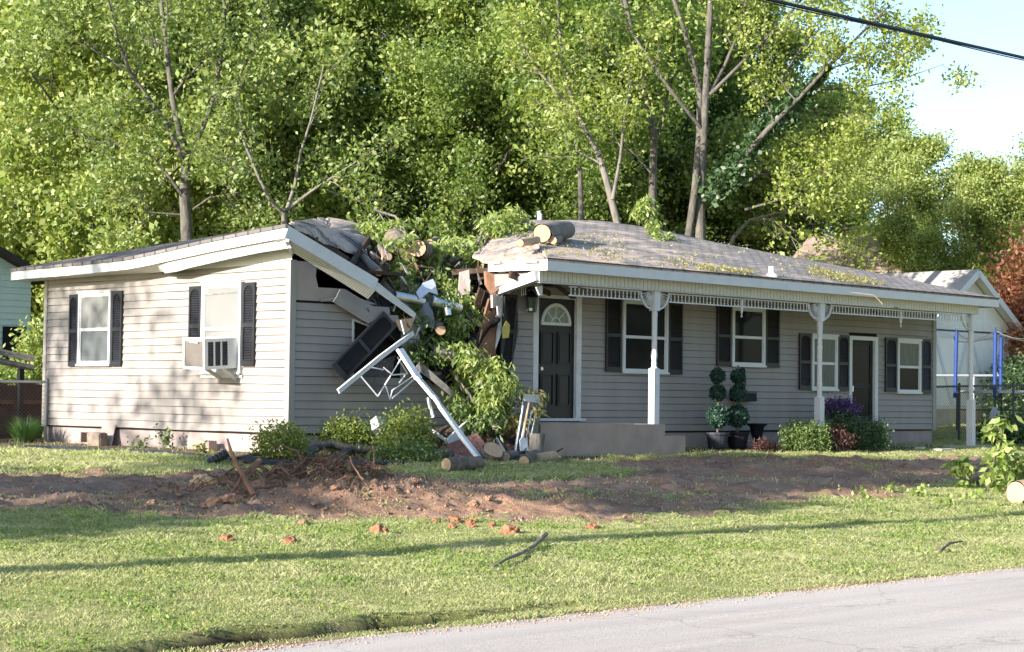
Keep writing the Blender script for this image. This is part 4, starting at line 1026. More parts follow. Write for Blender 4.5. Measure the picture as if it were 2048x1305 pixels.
limb_tree('tall twin trunked tree with thin yellow green tufts behind the right roof', 103, 46.0,
    [([(1400, 480), (1400, 400), (1405, 300), (1412, 180), (1418, 60), (1425, -60)], 15, 8), ([(1376, 480), (1390, 380), (1398, 280), (1400, 190), (1385, 120), (1365, 50), (1335, -40)], 11, 6)],
    [([(1412, 200), (1450, 130), (1480, 60), (1502, -40)], 7, 3), ([(1405, 260), (1340, 180), (1300, 120), (1260, 60), (1235, -20)], 6, 2), ([(1420, 190), (1500, 110), (1560, 50), (1610, -10)], 6, 2.5),
     ([(1430, 385), (1530, 265), (1600, 195), (1660, 130), (1720, 70), (1780, 10)], 9, 2.5), ([(1615, 182), (1720, 176), (1800, 160), (1890, 128)], 3.2, .8), ([(1560, 160), (1600, 100), (1650, 30), (1668, -30)], 4, 1.5), ([(1650, 140), (1720, 120), (1800, 70)], 3, .8),
     ([(1440, 390), (1520, 350), (1600, 340), (1668, 352)], 5, 1.2), ([(1490, 420), (1560, 400), (1650, 393)], 4.5, 1.2), ([(1600, 215), (1680, 225), (1760, 250)], 2.5, .7), ([(1530, 265), (1600, 290), (1680, 315)], 3, .8)],
    'leaf_tuft', 15, .17, .10, .06, 'bark', nch=(7, 5), Lf=(1.35, .6), keep=.75)
limb_tree('leaning forked tree with pale limbs in the middle of the wood', 104, 45.0,
    [([(1238, 460), (1215, 370), (1198, 310)], 11, 9)],
    [([(1198, 312), (1165, 250), (1130, 205), (1075, 140), (1040, 80)], 8, 2.5), ([(1175, 270), (1140, 190), (1122, 90), (1112, -30)], 6, 3), ([(1225, 400), (1240, 320), (1250, 230), (1262, 160)], 6, 2), ([(1205, 330), (1150, 300), (1090, 240)], 4, 1.2)],
    'leaf_tuft', 15, .22, .11, .06, 'bark_pale', nch=(7, 5), Lf=(1.3, .6), keep=.6)
limb_tree('dark straight trunked tree between the leaning tree and the twin trunks', 105, 48.0,
    [([(1305, 470), (1305, 380), (1308, 270), (1275, 110), (1240, -40)], 13, 7)],
    [([(1305, 300), (1330, 220), (1345, 130), (1350, 30)], 6, 2), ([(1290, 200), (1230, 130), (1180, 60)], 5, 2), ([(1306, 350), (1260, 300), (1215, 280)], 4, 1)],
    'leaf_deep', 12, .26, .16, .09, 'bark', nch=(7, 5), Lf=(1.5, .7))
limb_tree('slim dark trunk left of the leaning tree in the wood', 106, 49.0,
    [([(1163, 470), (1160, 330), (1148, 200), (1140, 60)], 9, 4)], [([(1160, 320), (1120, 260), (1075, 230)], 4, 1), ([(1150, 220), (1185, 150), (1200, 60)], 4, 1), ([(1145, 160), (1100, 90), (1070, 10)], 3, 1)],
    'leaf_deep', 12, .26, .16, .09, 'bark', nch=(6, 5), Lf=(1.5, .7))
limb_tree('grey tree with scraggy low limbs over the brown neighbouring roof', 107, 47.0,
    [([(1455, 500), (1470, 470)], 7, 6)],
    [([(1470, 470), (1500, 440), (1545, 438), (1580, 470), (1602, 515)], 5, 1.2), ([(1500, 440), (1560, 425), (1640, 430), (1720, 470)], 4, 1), ([(1560, 425), (1620, 400), (1700, 410)], 3, .8), ([(1580, 460), (1660, 480), (1740, 520)], 3, .8)],
    'leaf_tuft', 5, .2, .12, .075, 'bark_pale', nch=(6, 3), Lf=(1.0, .45), keep=.5, droop=.3)
# ivy along the right-hand limb
g = np.random.default_rng(5)
pp = pxl([(1430, 385), (1530, 265), (1600, 195), (1655, 135)], 45.7, random.Random(1), .1); ts = g.random(2600)**1.3; idx = np.minimum((ts*3).astype(int), 2); fr_ = ts*3-idx
PP = np.array(pp); Q = PP[idx]+(PP[idx+1]-PP[idx])*fr_[:, None]; Q += g.normal(size=Q.shape)*.16*(1.25-ts)[:, None]
iv = thing('ivy', 'dark ivy climbing a slanting limb against the sky', 'ivy', tuple(PP[0]))
V, Fq = leaf_quads(g, Q, .14, .11, .3); link_mesh('foliage', V, Fq, 'leaf_ivy', iv)
pts_ = [tuple(p+np.array([.05, -.10, .03])) for p in pp]; mb = MB(); mb.tube(pts_, .02, 5); mb.build('vine', 'bark', iv)

# ---- bushes
def bush(name, label, cat, c, r, n, per, Lm, Wm, leaf, seed, stems=7, square=0.0, group=None, droop=0.0, sig=.08, shell=.55, stem_m='bark', up=0.0):
    """leaf clumps through a lumpy volume over a spray of stems; c is the world base point"""
    g = Grow(seed); rg = g.g; t = thing(name, label, cat, tuple(c), 0, group); c = np.array(c, float)
    d = unit(rg.normal(size=(n, 3))); d[:, 2] = np.abs(d[:, 2])*np.where(rg.random(n) < .25, -.35, 1)
    if square: d = d/np.maximum(np.max(np.abs(d), 1, keepdims=True), 1e-6)*square+d*(1-square)
    lump = 1+.22*np.sin(d[:, 0]*5.1+seed)*np.cos(d[:, 1]*4.3-seed)+.12*rg.normal(size=n)
    rad = (shell+(1-shell)*rg.random(n)**.6)*lump
    P = d*rad[:, None]*np.array(r); P[:, 2] += r[2]*.45; P[:, 2] = np.clip(P[:, 2], .04, None); P += c
    for k in range(stems):
        q = P[rg.integers(n)]; b0 = c+np.array([rg.normal()*.04, rg.normal()*.04, -.03]); m = (b0+q)/2+rg.normal(size=3)*.06
        g.limb([b0, m, q], .014, .005, 5)
    g.mb.build('stem', stem_m, t)
    Q = np.repeat(P, per, 0)+rg.normal(size=(n*per, 3))*sig; Q[:, 2] = np.maximum(Q[:, 2], c[2]+.01)
    V, Fq = leaf_quads(rg, Q, Lm, Wm, droop, up); link_mesh('foliage', V, Fq, leaf, t)
    return t
def gp(x, y, dz=0.0): s, b = G(x, y); return H(s, b, gz(s, b)+dz)
def hp(s, b, dz=0.0): return H(s, b, gz(s, b)+dz)
bush('shrub', 'small yellow green shrub at the near corner of the house', 'shrub', at(563, 912, 27.2), (.37, .37, .27), 300, 9, .055, .028, 'leaf_shrub', 1, up=.35)
bush('shrub', 'round yellow green shrub in front of the grey wall left of the debris', 'shrub', at(684, 893, 28.9)-np.array([0, 0, .02]), (.43, .42, .29), 380, 9, .055, .028, 'leaf_shrub', 2, up=.35)
bush('shrub', 'largest yellow green shrub right under the broken window frame', 'shrub', at(812, 918, 28.7), (.45, .44, .48), 480, 9, .055, .028, 'leaf_shrub', 3, up=.3)
bush('shrub', 'low sprawling green shrub at the foot of the debris pile', 'shrub', H(.95, -1.55, .62), (.55, .4, .16), 180, 9, .06, .03, 'leaf_box', 4, up=.3)
# clump of ornamental grass at the far-left corner
def grass_clump(label, c, R_, Hh, n, seed, leaf='blade_clump'):
    rg = np.random.default_rng(seed); a = rg.random(n)*6.283; d0 = np.stack([np.cos(a), np.sin(a), a*0], 1); l = Hh*(.6+.6*rg.random(n)); lean = (.15+.85*rg.random(n))*R_
    b0 = np.array(c)+d0*(rg.random(n)*.16)[:, None]; w = .007
    sd = np.stack([-np.sin(a), np.cos(a), a*0], 1)*w; V = []; K_ = 5
    for k in range(K_):
        t = k/(K_-1); p = b0+d0*(lean*t**1.6)[:, None]+np.array([0, 0, 1])*(l*(t-.45*t**3*(lean/R_)))[:, None]; V += [p-sd*(1-t*.9), p+sd*(1-t*.9)]
    V = np.stack(V, 1).reshape(-1, 3); base = np.arange(n)*(2*K_); Fq = np.concatenate([np.stack([base+2*k, base+2*k+1, base+2*k+3, base+2*k+2], 1) for k in range(K_-1)])
    t_ = link_mesh('grass_clump', V, Fq, leaf, None, origin=tuple(c)); return tag(t_, label, 'ornamental grass')
grass_clump('clump of long arching grass at the left corner of the house', H(-.62, 6.62, .68), .55, .50, 900, 3)
# hedge by the side door
bush('hedge_shrub', 'bright green clipped box shrub left of the maroon shrub', 'shrub', at(1612, 900, 35.1), (.38, .36, .30), 620, 11, .042, .028, 'leaf_box', 5, square=.55, sig=.06, shell=.75)
bush('hedge_shrub', 'dark green clipped box shrub right of the maroon shrub', 'shrub', at(1732, 896, 36.6), (.38, .36, .30), 620, 11, .042, .028, 'leaf_ivy', 6, square=.55, sig=.06, shell=.7)
bush('shrub', 'maroon weeping shrub between two clipped green shrubs', 'shrub', at(1670, 902, 35.4), (.27, .24, .32), 300, 10, .06, .016, 'leaf_maroon', 7, droop=.75, sig=.06)
bush('shrub', 'dark leafy plant behind the maroon shrub, under the purple flowers', 'shrub', at(1680, 890, 36.6), (.32, .3, .42), 300, 9, .06, .035, 'leaf_ivy', 8)
bush('flowering_shrub', 'shrub topped with purple flower spikes beside the middle porch post', 'flowering shrub', at(1684, 838, 36.8), (.33, .3, .24), 320, 10, .05, .025, 'leaf_purple', 9, up=.5, sig=.06)
# bushes at the left, before the teal house
bush('bush', 'tall green bush before the teal house at the left edge', 'bush', at(10, 790, 42)*np.array([1, 1, 0])+np.array([0, 0, .7]), (.85, .8, .95), 500, 12, .11, .06, 'leaf_mid', 21, sig=.14)
bush('bush', 'green bush between the teal house and the beige corner', 'bush', at(72, 790, 42)*np.array([1, 1, 0])+np.array([0, 0, .7]), (.42, .5, 1.6), 420, 12, .11, .06, 'leaf_bright', 22, sig=.14)
bush('bush', 'low dark bush behind the left chain link fence', 'bush', at(-30, 790, 41)*np.array([1, 1, 0])+np.array([0, 0, .7]), (1.2, .9, .9), 500, 12, .10, .055, 'leaf_deep', 23, sig=.14)
# red-leaved tree and greenery at the right
bush('red_leaved_tree', 'coppery red leaved bushy tree right of the white shed', 'tree', at(2058, 790, 54.5)*np.array([1, 1, 0])+np.array([0, 0, 1.0]), (1.75, 1.5, 3.3), 1600, 16, .15, .08, 'leaf_red', 24, sig=.2, stems=12)
bush('bush', 'dark green bush behind the trampoline at the right edge', 'bush', at(2045, 790, 52)*np.array([1, 1, 0])+np.array([0, 0, 1.0]), (.95, .9, 1.25), 600, 12, .10, .06, 'leaf_ivy', 25, sig=.15)
bush('bush', 'low leafy plants in front of the right chain link fence', 'bush', at(2015, 790, 41.5)*np.array([1, 1, 0])+np.array([0, 0, .72]), (.62, .5, .34), 300, 10, .09, .045, 'leaf_ivy', 26, sig=.08, up=.4)
# understorey so that no bare horizon shows between the trunks
for k, (px, Y, rx, rz, lf, lab) in enumerate(((150, 62, 4, 3.2, 'leaf_mid', 'undergrowth thicket behind the left part of the house'), (480, 60, 4.5, 3.4, 'leaf_deep', 'undergrowth thicket behind the small forked tree'), (820, 60, 5, 3.8, 'leaf_deep', 'undergrowth thicket behind the crushed roof'), (1150, 62, 5, 4.2, 'leaf_deep', 'dark undergrowth thicket behind the roof ridge'),
                                          (1480, 66, 5, 4.0, 'leaf_deep', 'dark undergrowth thicket right of the twin trunks'), (1800, 72, 5, 3.6, 'leaf_mid', 'green undergrowth behind the brown roof'), (2050, 66, 4, 3.4, 'leaf_deep', 'dark undergrowth behind the red leaved tree'))):
    p = at(px, 790, Y); bush('thicket', lab, 'thicket', (p[0], Y, .7), (rx, 2.2, rz), 900, 12, .24, .15, lf, 60+k, sig=.4, shell=.35)

# ---- lawn
def lawn():
    rg = np.random.default_rng(8); S_ = []; B_ = []
    def region(s0, s1, b0, b1, dens):
        n = int((s1-s0)*(b1-b0)*dens); S_.append(rg.uniform(s0, s1, n)); B_.append(rg.uniform(b0, b1, n))
    region(-13.5, 2, -13.02, -4.0, 6200); region(2, 9, -13.02, -4.0, 3600); region(9, 20, -13.0, -4, 600); region(-9, 18, -4.0, 0.0, 2200); region(-4, 0, 0, 9.5, 700); region(18, 32, -4, 9, 350); region(20, 34, -13.0, -4, 330)
    s = np.concatenate(S_); b = np.concatenate(B_)
    p = C0+np.outer(s, A)+np.outer(b, B); xr = p[:, 0]/np.maximum(p[:, 1], 1)
    ok = (xr > -.335) & (xr < .46) & (p[:, 1] > 10); s, b, p = s[ok], b[ok], p[ok]
    m1, m2, m3 = soil_mask(s, b); n = len(s)
    thin = np.clip(.72+.9*fbm_np(s, b, .8, 4, 41), .12, 1)
    sparse = np.clip(.5+(fbm_np(s, b, 1.3, 3, 43)-.12)*1.6, 0, 1)
    q = (1-m1*(.992-.10*sparse*sparse))*(1-m2*.88)*(1-m3)**2*thin
    q *= np.where((s > 3) & (b < -6.0) & (b > -9.5), .55+.5*sparse, 1)
    ok = rg.random(n) < q; s, b, p = s[ok], b[ok], p[ok]; n = len(s)
    p[:, 2] = ground_z(s, b)
    Y = p[:, 1]
    tall = np.clip(1+1.3*fbm_np(s, b, 1.1, 3, 44)+.8*fbm_np(s, b, 5, 2, 45), .45, 1.8)
    h = (.012+.019*rg.random(n))*tall*np.clip(Y/17, .85, 1.6); w = .0030*np.clip(Y/15, .8, 2.4)*(.7+.6*rg.random(n))
    a = rg.random(n)*6.283; ln = rg.normal(size=(n, 2))*.6; side = np.stack([np.cos(a), np.sin(a), a*0], 1)*w[:, None]
    tip = p+np.stack([ln[:, 0]*h, ln[:, 1]*h, h], 1); mid = p+np.stack([ln[:, 0]*h*.3, ln[:, 1]*h*.3, h*.6], 1)
    V = np.stack([p-side, p+side, mid+side*.8, tip], 1); V[:, 3] -= side*.1
    V = np.stack([p-side, p+side, tip+side*.15, mid-side*.8], 1).reshape(-1, 3)
    o = link_mesh('grass', V, np.arange(4*n).reshape(-1, 4), 'blade_grass', None, origin=(0, 0, 0)); kind(o, 'stuff'); tag(o, 'short sunlit lawn grass between the dirt and the road', 'grass')
    # broad-leaved weeds in patches
    n = 70000; s = rg.uniform(-13, 8, n); b = rg.uniform(-12.6, -5, n); m1, m2, m3 = soil_mask(s, b); ok = (m1 < .1) & (m3 < .1) & (fbm_np(s, b, 1.5, 3, 47) > .08+.12*rg.random(n)); s, b = s[ok], b[ok]
    p = C0+np.outer(s, A)+np.outer(b, B); p[:, 2] = ground_z(s, b)+rg.uniform(.005, .04, len(s))
    V, Fq = leaf_quads(rg, p, .034, .016, 0, .25); o = link_mesh('weeds', V, Fq, 'leaf_weed', None, origin=(0, 0, 0)); kind(o, 'stuff'); tag(o, 'broad leaved weeds in patches through the lawn', 'weeds')
lawn()
def lawn_litter():
    rg = np.random.default_rng(19); n = 1500; s = rg.uniform(-13, 12, n); b = rg.uniform(-12.7, -6, n); p = C0+np.outer(s, A)+np.outer(b, B); p[:, 2] = ground_z(s, b)+rg.uniform(.012, .035, n)
    V, Fq = leaf_quads(rg, p, .05, .022, 0, 0); o = link_mesh('dead_leaves', V, Fq, 'leaf_withered', None, origin=(0, 0, 0)); kind(o, 'stuff'); tag(o, 'dead leaves and bits of debris scattered over the lawn', 'leaves')
lawn_litter()
# ================================================================= WHAT STANDS BESIDE THE HOUSE
def frame_at(p, z=None):
    p = Vector(p); 
    if z is not None: p.z = z
    return Matrix.Translation(p) @ Matrix.Rotation(TH, 4, 'Z')
# ---- white shed with barn doors
ap = at(1937, 540, 52); gzs = 1.0; sx0 = Matrix.Translation(Vector((ap[0], ap[1], 0))) @ Matrix.Rotation(TH, 4, 'Z')
shed = thing('shed', 'white wooden shed with a gable roof and braced barn doors', 'shed', (ap[0], ap[1], gzs), TH)
hz = float(ap[2]); HW_, SL, LN = 2.45, .665, 6.5
def zr(x): return hz-.12-SL*abs(x)
mb = MB(sx0); n = 44
for i in range(n):
    x0 = -HW_+2*HW_*i/n; x1 = -HW_+2*HW_*(i+1)/n-.012
    mb.slab([(x0, 0, gzs+.42), (x1, 0, gzs+.42), (x1, 0, zr(x1)), (x0, 0, zr(x0))], .05, (0, 1, 0))
mb.slab([(-HW_, .03, gzs+.42), (HW_, .03, gzs+.42), (HW_, .03, zr(HW_)), (0, .03, zr(0)), (-HW_, .03, zr(-HW_))], .05, (0, 1, 0))
mb.box((-HW_, .08, gzs+.42), (-HW_+.05, LN, zr(HW_))); mb.box((HW_-.05, .08, gzs+.42), (HW_, LN, zr(HW_)))
mb.build('wall', 'shed_white', shed)
mb = MB(sx0); mb.box((-HW_-.05, -.05, .2), (HW_+.05, LN, gzs+.42)); mb.build('foundation', 'stone_pale', shed) if 'stone_pale' in MATS else (mat('stone_pale', (.42, .38, .31), .9, .15, 3), mb.build('foundation', 'stone_pale', shed))
mb = MB(sx0)
for sg in (-1, 1): mb.slab([(0, -.32, hz), (sg*2.9, -.32, hz-SL*2.9), (sg*2.9, LN, hz-SL*2.9), (0, LN, hz)], .06, (0, 0, -1))
mb.build('roof', 'shed_roof', shed)
mb = MB(sx0)
for sg in (-1, 1): mb.bar((0, -.34, hz-.10), (sg*2.9, -.34, hz-.10-SL*2.9), .03, .17)
mb.build('barge_board', 'trim', shed)
mb = MB(sx0)
for sg in (-1, 1): mb.slab([(0, -.31, hz-.075), (sg*2.88, -.31, hz-.075-SL*2.88), (sg*2.88, 0, hz-.075-SL*2.88), (0, 0, hz-.075)], .015, (0, 0, -1))
mb.build('soffit', 'soffit', shed)
for (x0, x1) in ((-1.75, -.05), (.05, 1.75)):
    mb = MB(sx0); mb.box((x0, -.03, gzs+.40), (x1, -.005, gzs+2.45)); d_ = mb.build('barn_door', 'shed_white', shed)
    mb = MB(sx0)
    for p, q in (((x0, gzs+.45), (x1, gzs+.45)), ((x0, gzs+2.40), (x1, gzs+2.40)), ((x0+.05, gzs+.45), (x0+.05, gzs+2.4)), ((x1-.05, gzs+.45), (x1-.05, gzs+2.4)), ((x0+.08, gzs+2.36), ((x0+x1)/2, gzs+.5)), ((x1-.08, gzs+2.36), ((x0+x1)/2, gzs+.5))):
        mb.bar((p[0], -.042, p[1]), (q[0], -.042, q[1]), .022, .10, up=(0, 1, 0) if False else (0, 0, 1) if p[1] == q[1] else (1, 0, 0))
    mb.build('brace', 'trim', d_)
mb = MB(sx0); mb.tube([(-1.95, -.03, gzs+2.55), (1.95, -.03, gzs+2.55)], .02, 6); mb.build('door_rail', 'fence_dark', shed)
# ---- brown roofed house behind the trees
bp_ = at(1722, 560, 56); bm0 = Matrix.Translation(Vector((bp_[0], bp_[1], 0))) @ Matrix.Rotation(TH-.75, 4, 'Z')
bh = thing('neighbour_house', 'brown hip roofed house half hidden by branches behind the right end', 'house', (bp_[0], bp_[1], .7), TH-.75)
mb = MB(bm0); mb.box((-2.2, 0, .4), (2.2, 5, 4.35)); mb.build('wall', 'brick_red', bh)
mb = MB(bm0)
rp_ = [(-2.7, -.5, 4.3), (2.7, -.5, 4.3), (2.7, 5.5, 4.3), (-2.7, 5.5, 4.3), (-1.1, 2.5, 6.72), (1.15, 2.5, 6.72)]
mb.add(rp_, [(0, 1, 5, 4), (1, 2, 5), (2, 3, 4, 5), (3, 0, 4), (3, 2, 1, 0)]); mb.build('roof', 'brown_roof', bh)
mb = MB(bm0); mb.box((1.5, .9, 5.0), (1.9, 1.4, 5.75)); mb.build('chimney', 'dark_roof', bh)
mb = MB(bm0); mb.box((-1.2, -.02, 1.6), (-.2, 0.0, 2.9)); mb.build('window', 'dark_glass', bh)
# ---- teal house at the left
ep = at(80, 552, 46); tm = Matrix.Translation(Vector((ep[0], ep[1], 0))) @ Matrix.Rotation(TH, 4, 'Z')
th_ = thing('teal_house', 'pale teal sided house with a dark roof edge at the far left', 'house', (ep[0], ep[1], .7), TH)
ez = float(ep[2]); slp = .47
mb = MB(tm); z = .7
while z < ez+1.7:
    xr = min(-.25, (ez-z)/slp-.25) if z > ez-.15 else -.25
    if xr > -3.4:
        mb.add([(-3.5, -.03, z), (xr, -.03, z), (xr, -.004, z+.155), (-3.5, -.004, z+.155), (-3.5, 0, z), (xr, 0, z)], [(0, 1, 2, 3), (4, 5, 1, 0)])
    z += .155
mb.slab([(-7, .0, .5), (-.25, 0, .5), (-.25, 0, ez-.1), (-3.6, 0, ez+1.5), (-7, 0, ez-.1)], .1, (0, 1, 0)); mb.box((-.3, .1, .5), (-.25, 7, ez-.1)); mb.box((-7, .1, .5), (-6.95, 7, ez-.1))
mb.build('wall', 'teal_siding', th_)
mb = MB(tm)
for sg in (1, -1): mb.slab([(-3.6, -.35, ez+1.72), (-3.6+sg*3.75, -.35, ez+1.72-slp*3.75), (-3.6+sg*3.75, 7, ez+1.72-slp*3.75), (-3.6, 7, ez+1.72)], .16, (0, 0, -1))
mb.build('roof', 'dark_roof', th_)
mb = MB(tm); mb.box((-1.62, -.06, ez-1.45), (-1.50, -.03, ez+.45)); mb.box((-2.5, -.05, ez-1.4), (-1.62, -.03, ez+.40)); mb.build('window', 'dark_roof', th_)
mb = MB(tm); mb.box((-1.0, -.05, 2.0), (-.35, -.031, 3.15)); mb.build('window', 'dark_glass', th_)
mat('fence_rust', (.16, .105, .085), .7, .2, 5)
# ---- chain link fences
def chain_fence(name, label, p, q, h, m, top, posts):
    p = Vector(p); q = Vector(q); d = (q-p); Ln = d.length; d.normalize(); up = Vector((0, 0, 1))
    t = thing(name, label, 'fence', tuple(p), 0)
    mb = MB(); mb.tube([p+up*h, q+up*h], .024, 6); mb.build('top_rail', top, t)
    for k in range(posts):
        c = p+d*(Ln*k/(posts-1)); mb = MB(); mb.tube([c-up*.2, c+up*(h+.02)], .028, 6); mb.lathe(tuple(c+up*(h+.02)), [(.03, 0), (.034, .03), (.01, .06)], 6); mb.build('post', top, t)
    mb = MB(); st = .075; x = -h
    while x < Ln:
        for sg in (1, -1):
            a0, a1 = x, x+h; z0, z1 = (0, h) if sg == 1 else (h, 0)
            if a0 < 0: z0 = z0+(z1-z0)*(-a0)/h; a0 = 0
            if a1 > Ln: z1 = z0+(z1-z0)*(Ln-a0)/(a1-a0); a1 = Ln
            if a1-a0 > .02: mb.tube([p+d*a0+up*z0, p+d*a1+up*z1], .0035, 3, cap=False)
        x += st
    mb.build('chain_mesh', m, t)
    return t
zl = gz(-.2, 6.9)
chain_fence('chain_fence', 'silver chain link fence running left from the sunlit house corner', H(-5.2, 6.9, .70), H(-.05, 6.9, .70), 1.06, 'fence_rust', 'fence_silver', 4)
chain_fence('chain_fence', 'dark chain link fence running right from the porch end', H(17.5, .9, .70), H(24.5, .9, .86), 1.2, 'fence_dark', 'fence_dark', 4)
rl = at(1862, 752, 50.5); rr2 = at(2080, 752, 52.5); rl = Vector(rl); rr2 = Vector(rr2)
rt_ = thing('pipe_rail', 'white horizontal pipe rail on posts in front of the shed', 'railing', (rl.x, rl.y, 1.0))
mb = MB(); mb.tube([rl, rr2], .035, 8); mb.build('rail', 'trim', rt_)
for k in (.02, .38, .75, 1.0):
    c = rl.lerp(rr2, k); mb = MB(); mb.tube([(c.x, c.y, .9), (c.x, c.y, c.z)], .03, 8); mb.build('post', 'trim', rt_)
# ---- trampoline
tc_ = at(2052, 790, 47.2); TR = 1.72; tz = .98
tp = thing('trampoline', 'trampoline with blue padded net poles behind the porch end', 'trampoline', (tc_[0], tc_[1], tz))
def tpt(a, z, r=TR): return (tc_[0]+r*math.cos(a), tc_[1]+r*math.sin(a), z)
mb = MB(); ring = [tpt(a, tz+.88) for a in np.linspace(0, 2*math.pi, 41)]; mb.tube(ring, .03, 6, cap=False); mb.build('frame_ring', 'fence_dark', tp)
mb = MB(); mb.slab([tpt(a, tz+.89, TR*.86) for a in np.linspace(0, 2*math.pi, 41)[:-1]], .01); mb.build('mat', 'black_plastic', tp)
mb = MB(); A_ = np.linspace(0, 2*math.pi, 41)
for a, c in zip(A_, A_[1:]): mb.add([tpt(a, tz+.915, TR*.84), tpt(c, tz+.915, TR*.84), tpt(c, tz+.90, TR*1.03), tpt(a, tz+.90, TR*1.03), tpt(a, tz+.84, TR*1.035), tpt(c, tz+.84, TR*1.035)], [(0, 3, 2, 1), (3, 4, 5, 2)])
mb.build('spring_pad', 'fence_silver', tp)
PA = [math.radians(x) for x in (186, 231, 95, 276, 321, 10)]
for a in PA:
    mb = MB(); mb.tube([tpt(a, tz-.1, TR*1.04), tpt(a, tz+1.0, TR*1.04)], .025, 6); mb.build('leg', 'fence_dark', tp)
    mb = MB(); mb.tube([tpt(a, tz+.72, TR*1.07), tpt(a, tz+2.32, TR*1.05)], .048, 8); mb.tube([tpt(a, tz+2.32, TR*1.05), tpt(a, tz+2.45, TR*1.05)], .02, 6); mb.build('net_pole', 'blue_foam', tp)
mb = MB(); srt = sorted(PA)
for a, c in zip(srt, srt[1:]+[srt[0]+2*math.pi]):
    mb.tube([tpt(a+(c-a)*t, tz+2.36-.20*4*t*(1-t), TR*1.03) for t in np.linspace(0, 1, 8)], .014, 4, cap=False)
mb.build('net_rope', 'fence_dark', tp)
mb = MB()
for a, c in zip(srt, srt[1:]+[srt[0]+2*math.pi]): mb.tube([tpt(a, tz+.42, TR*1.02), tpt(c, tz+.42, TR*1.02)], .018, 4, cap=False)
mb.build('brace', 'fence_dark', tp)
wt = at(1989, 835, 44.5); mb = MB(); mb.lathe((wt[0], wt[1], .92), [(.10, 0), (.125, .03), (.125, .42), (.07, .50), (.05, .56)], 12)
tag(mb.build('gas_bottle', 'trim', smooth=True), 'small white gas bottle standing under the trampoline', 'gas bottle')
# ---- junk behind the left fence
def lh(s, b, z): return H(s, b, z)
mat('board_brown', (.115, .062, .05), .9, .35, 6)
wd = thing('board_fence', 'dark reddish board fence behind the left chain link fence', 'fence', tuple(H(-3, 9.2, .7)), TH)
mb = hb(); s = -7.0
while s < 1.2:
    mb.box((s, 9.2, .6), (s+.135, 9.23, 1.74+.04*math.sin(s*9))); s += .15
mb.build('board', 'board_brown', wd)
mb = hb(); mb.box((-7, 9.16, 1.35), (1.2, 9.2, 1.43)); mb.build('rail', 'wood_brown', wd)
tb = thing('wooden_table', 'weathered wooden table tipped on its side behind the beige corner', 'table', tuple(H(-.3, 8.2, .7)), TH)
mb = hb(); a = Vector(L(62, 690, -.1)); 
for k in range(4): mb.bar((-.55, 8.6, 2.42-k*.03-.14*(k % 2)), (.5, 8.3, 2.22-k*.03-.14*(k % 2)), .10, .05)
mb.build('table_top', 'wood_grey', tb)
mb = hb(); mb.bar((-.35, 8.5, 2.25), (-.85, 8.5, 1.25), .14, .30); mb.bar((-.85, 8.5, 1.25), (-1.05, 8.5, .7), .1, .2); mb.bar((.3, 8.4, 2.1), (.3, 8.4, .7), .09, .09); mb.build('leg', 'fence_dark', tb)
mb = hb(); mb.bar((-.45, 8.45, 2.20), (.45, 8.2, 2.02), .04, .04); mb.bar((-.2, 8.4, 2.3), (-.2, 8.4, 2.1), .04, .04); mb.build('stretcher', 'wood_grey', tb)

def log(name, label, cat, p, q, r, m='bark_log', cut='cut_wood', group=None, seed=0, nseg=6, cat_parts=True):
    """a sawn log: barked body with both sawn faces as parts"""
    p = Vector(p); q = Vector(q); rr_ = random.Random(seed); d = (q-p).normalized(); o = min((p, q), key=lambda v: v.z).copy(); o.z -= r
    t = thing(name, label, cat, tuple(o), 0, group)
    mb = MB(); pts = [p.lerp(q, i/nseg)+Vector((rr_.uniform(-1, 1), rr_.uniform(-1, 1), rr_.uniform(-1, 1)))*r*.06*(0 < i < nseg) for i in range(nseg+1)]
    mb.tube(pts, [r*(1+rr_.uniform(-.05, .05)) for _ in pts], 14, cap=False, jit=.05, rnd=rr_); mb.build('bark', m, t, smooth=True)
    for c, s in ((p, -1), (q, 1)):
        mb = MB(); mb.tube([c, c+d*s*.008], [r*.91, r*.90], 14); mb.build('sawn_face', cut, t)
    return t
mb_l = H(-1.6, 8.0, .7)
log('stump', 'pale sawn stump used as a chopping block behind the left fence', 'stump', H(-1.62, 7.9, .68), H(-1.62, 7.9, .98), .24, seed=1)
log('cut_log', 'round log standing on the chopping block behind the left fence', 'log', H(-1.7, 7.8, 1.15), H(-1.5, 8.1, 1.18), .19, 'cut_wood', seed=2)
# ---- things by the sunlit end wall
mb = hb(); mb.slab([(-.16, 5.02, .70), (-.16, 4.60, .68), (-.03, 4.66, 1.04), (-.03, 5.06, 1.05)], .015, (-1, 0, .3)); tag(mb.build('panel', 'sheathing'), 'pale square panel leaning on the foundation of the sunlit wall', 'panel')
mb = hb(); rs = random.Random(3)
def rock(c, r, seed, sq=(1, 1, .8)):
    bm = bmesh.new(); bmesh.ops.create_icosphere(bm, subdivisions=4, radius=1)
    for v in bm.verts:
        n = v.co.normalized(); k = 1+.38*mnoise.noise(n*1.7+Vector((seed, 0, 0)))+.22*mnoise.noise(n*4.0+Vector((0, seed, 0)))+.13*mnoise.noise(n*9+Vector((0, 0, seed)))
        v.co = Vector((n.x*r*k*sq[0], n.y*r*k*sq[1], n.z*r*k*sq[2]))+Vector(c)
    V = [tuple(v.co) for v in bm.verts]; Fc = [tuple(v.index for v in f.verts) for f in bm.faces]; bm.free(); return V, Fc
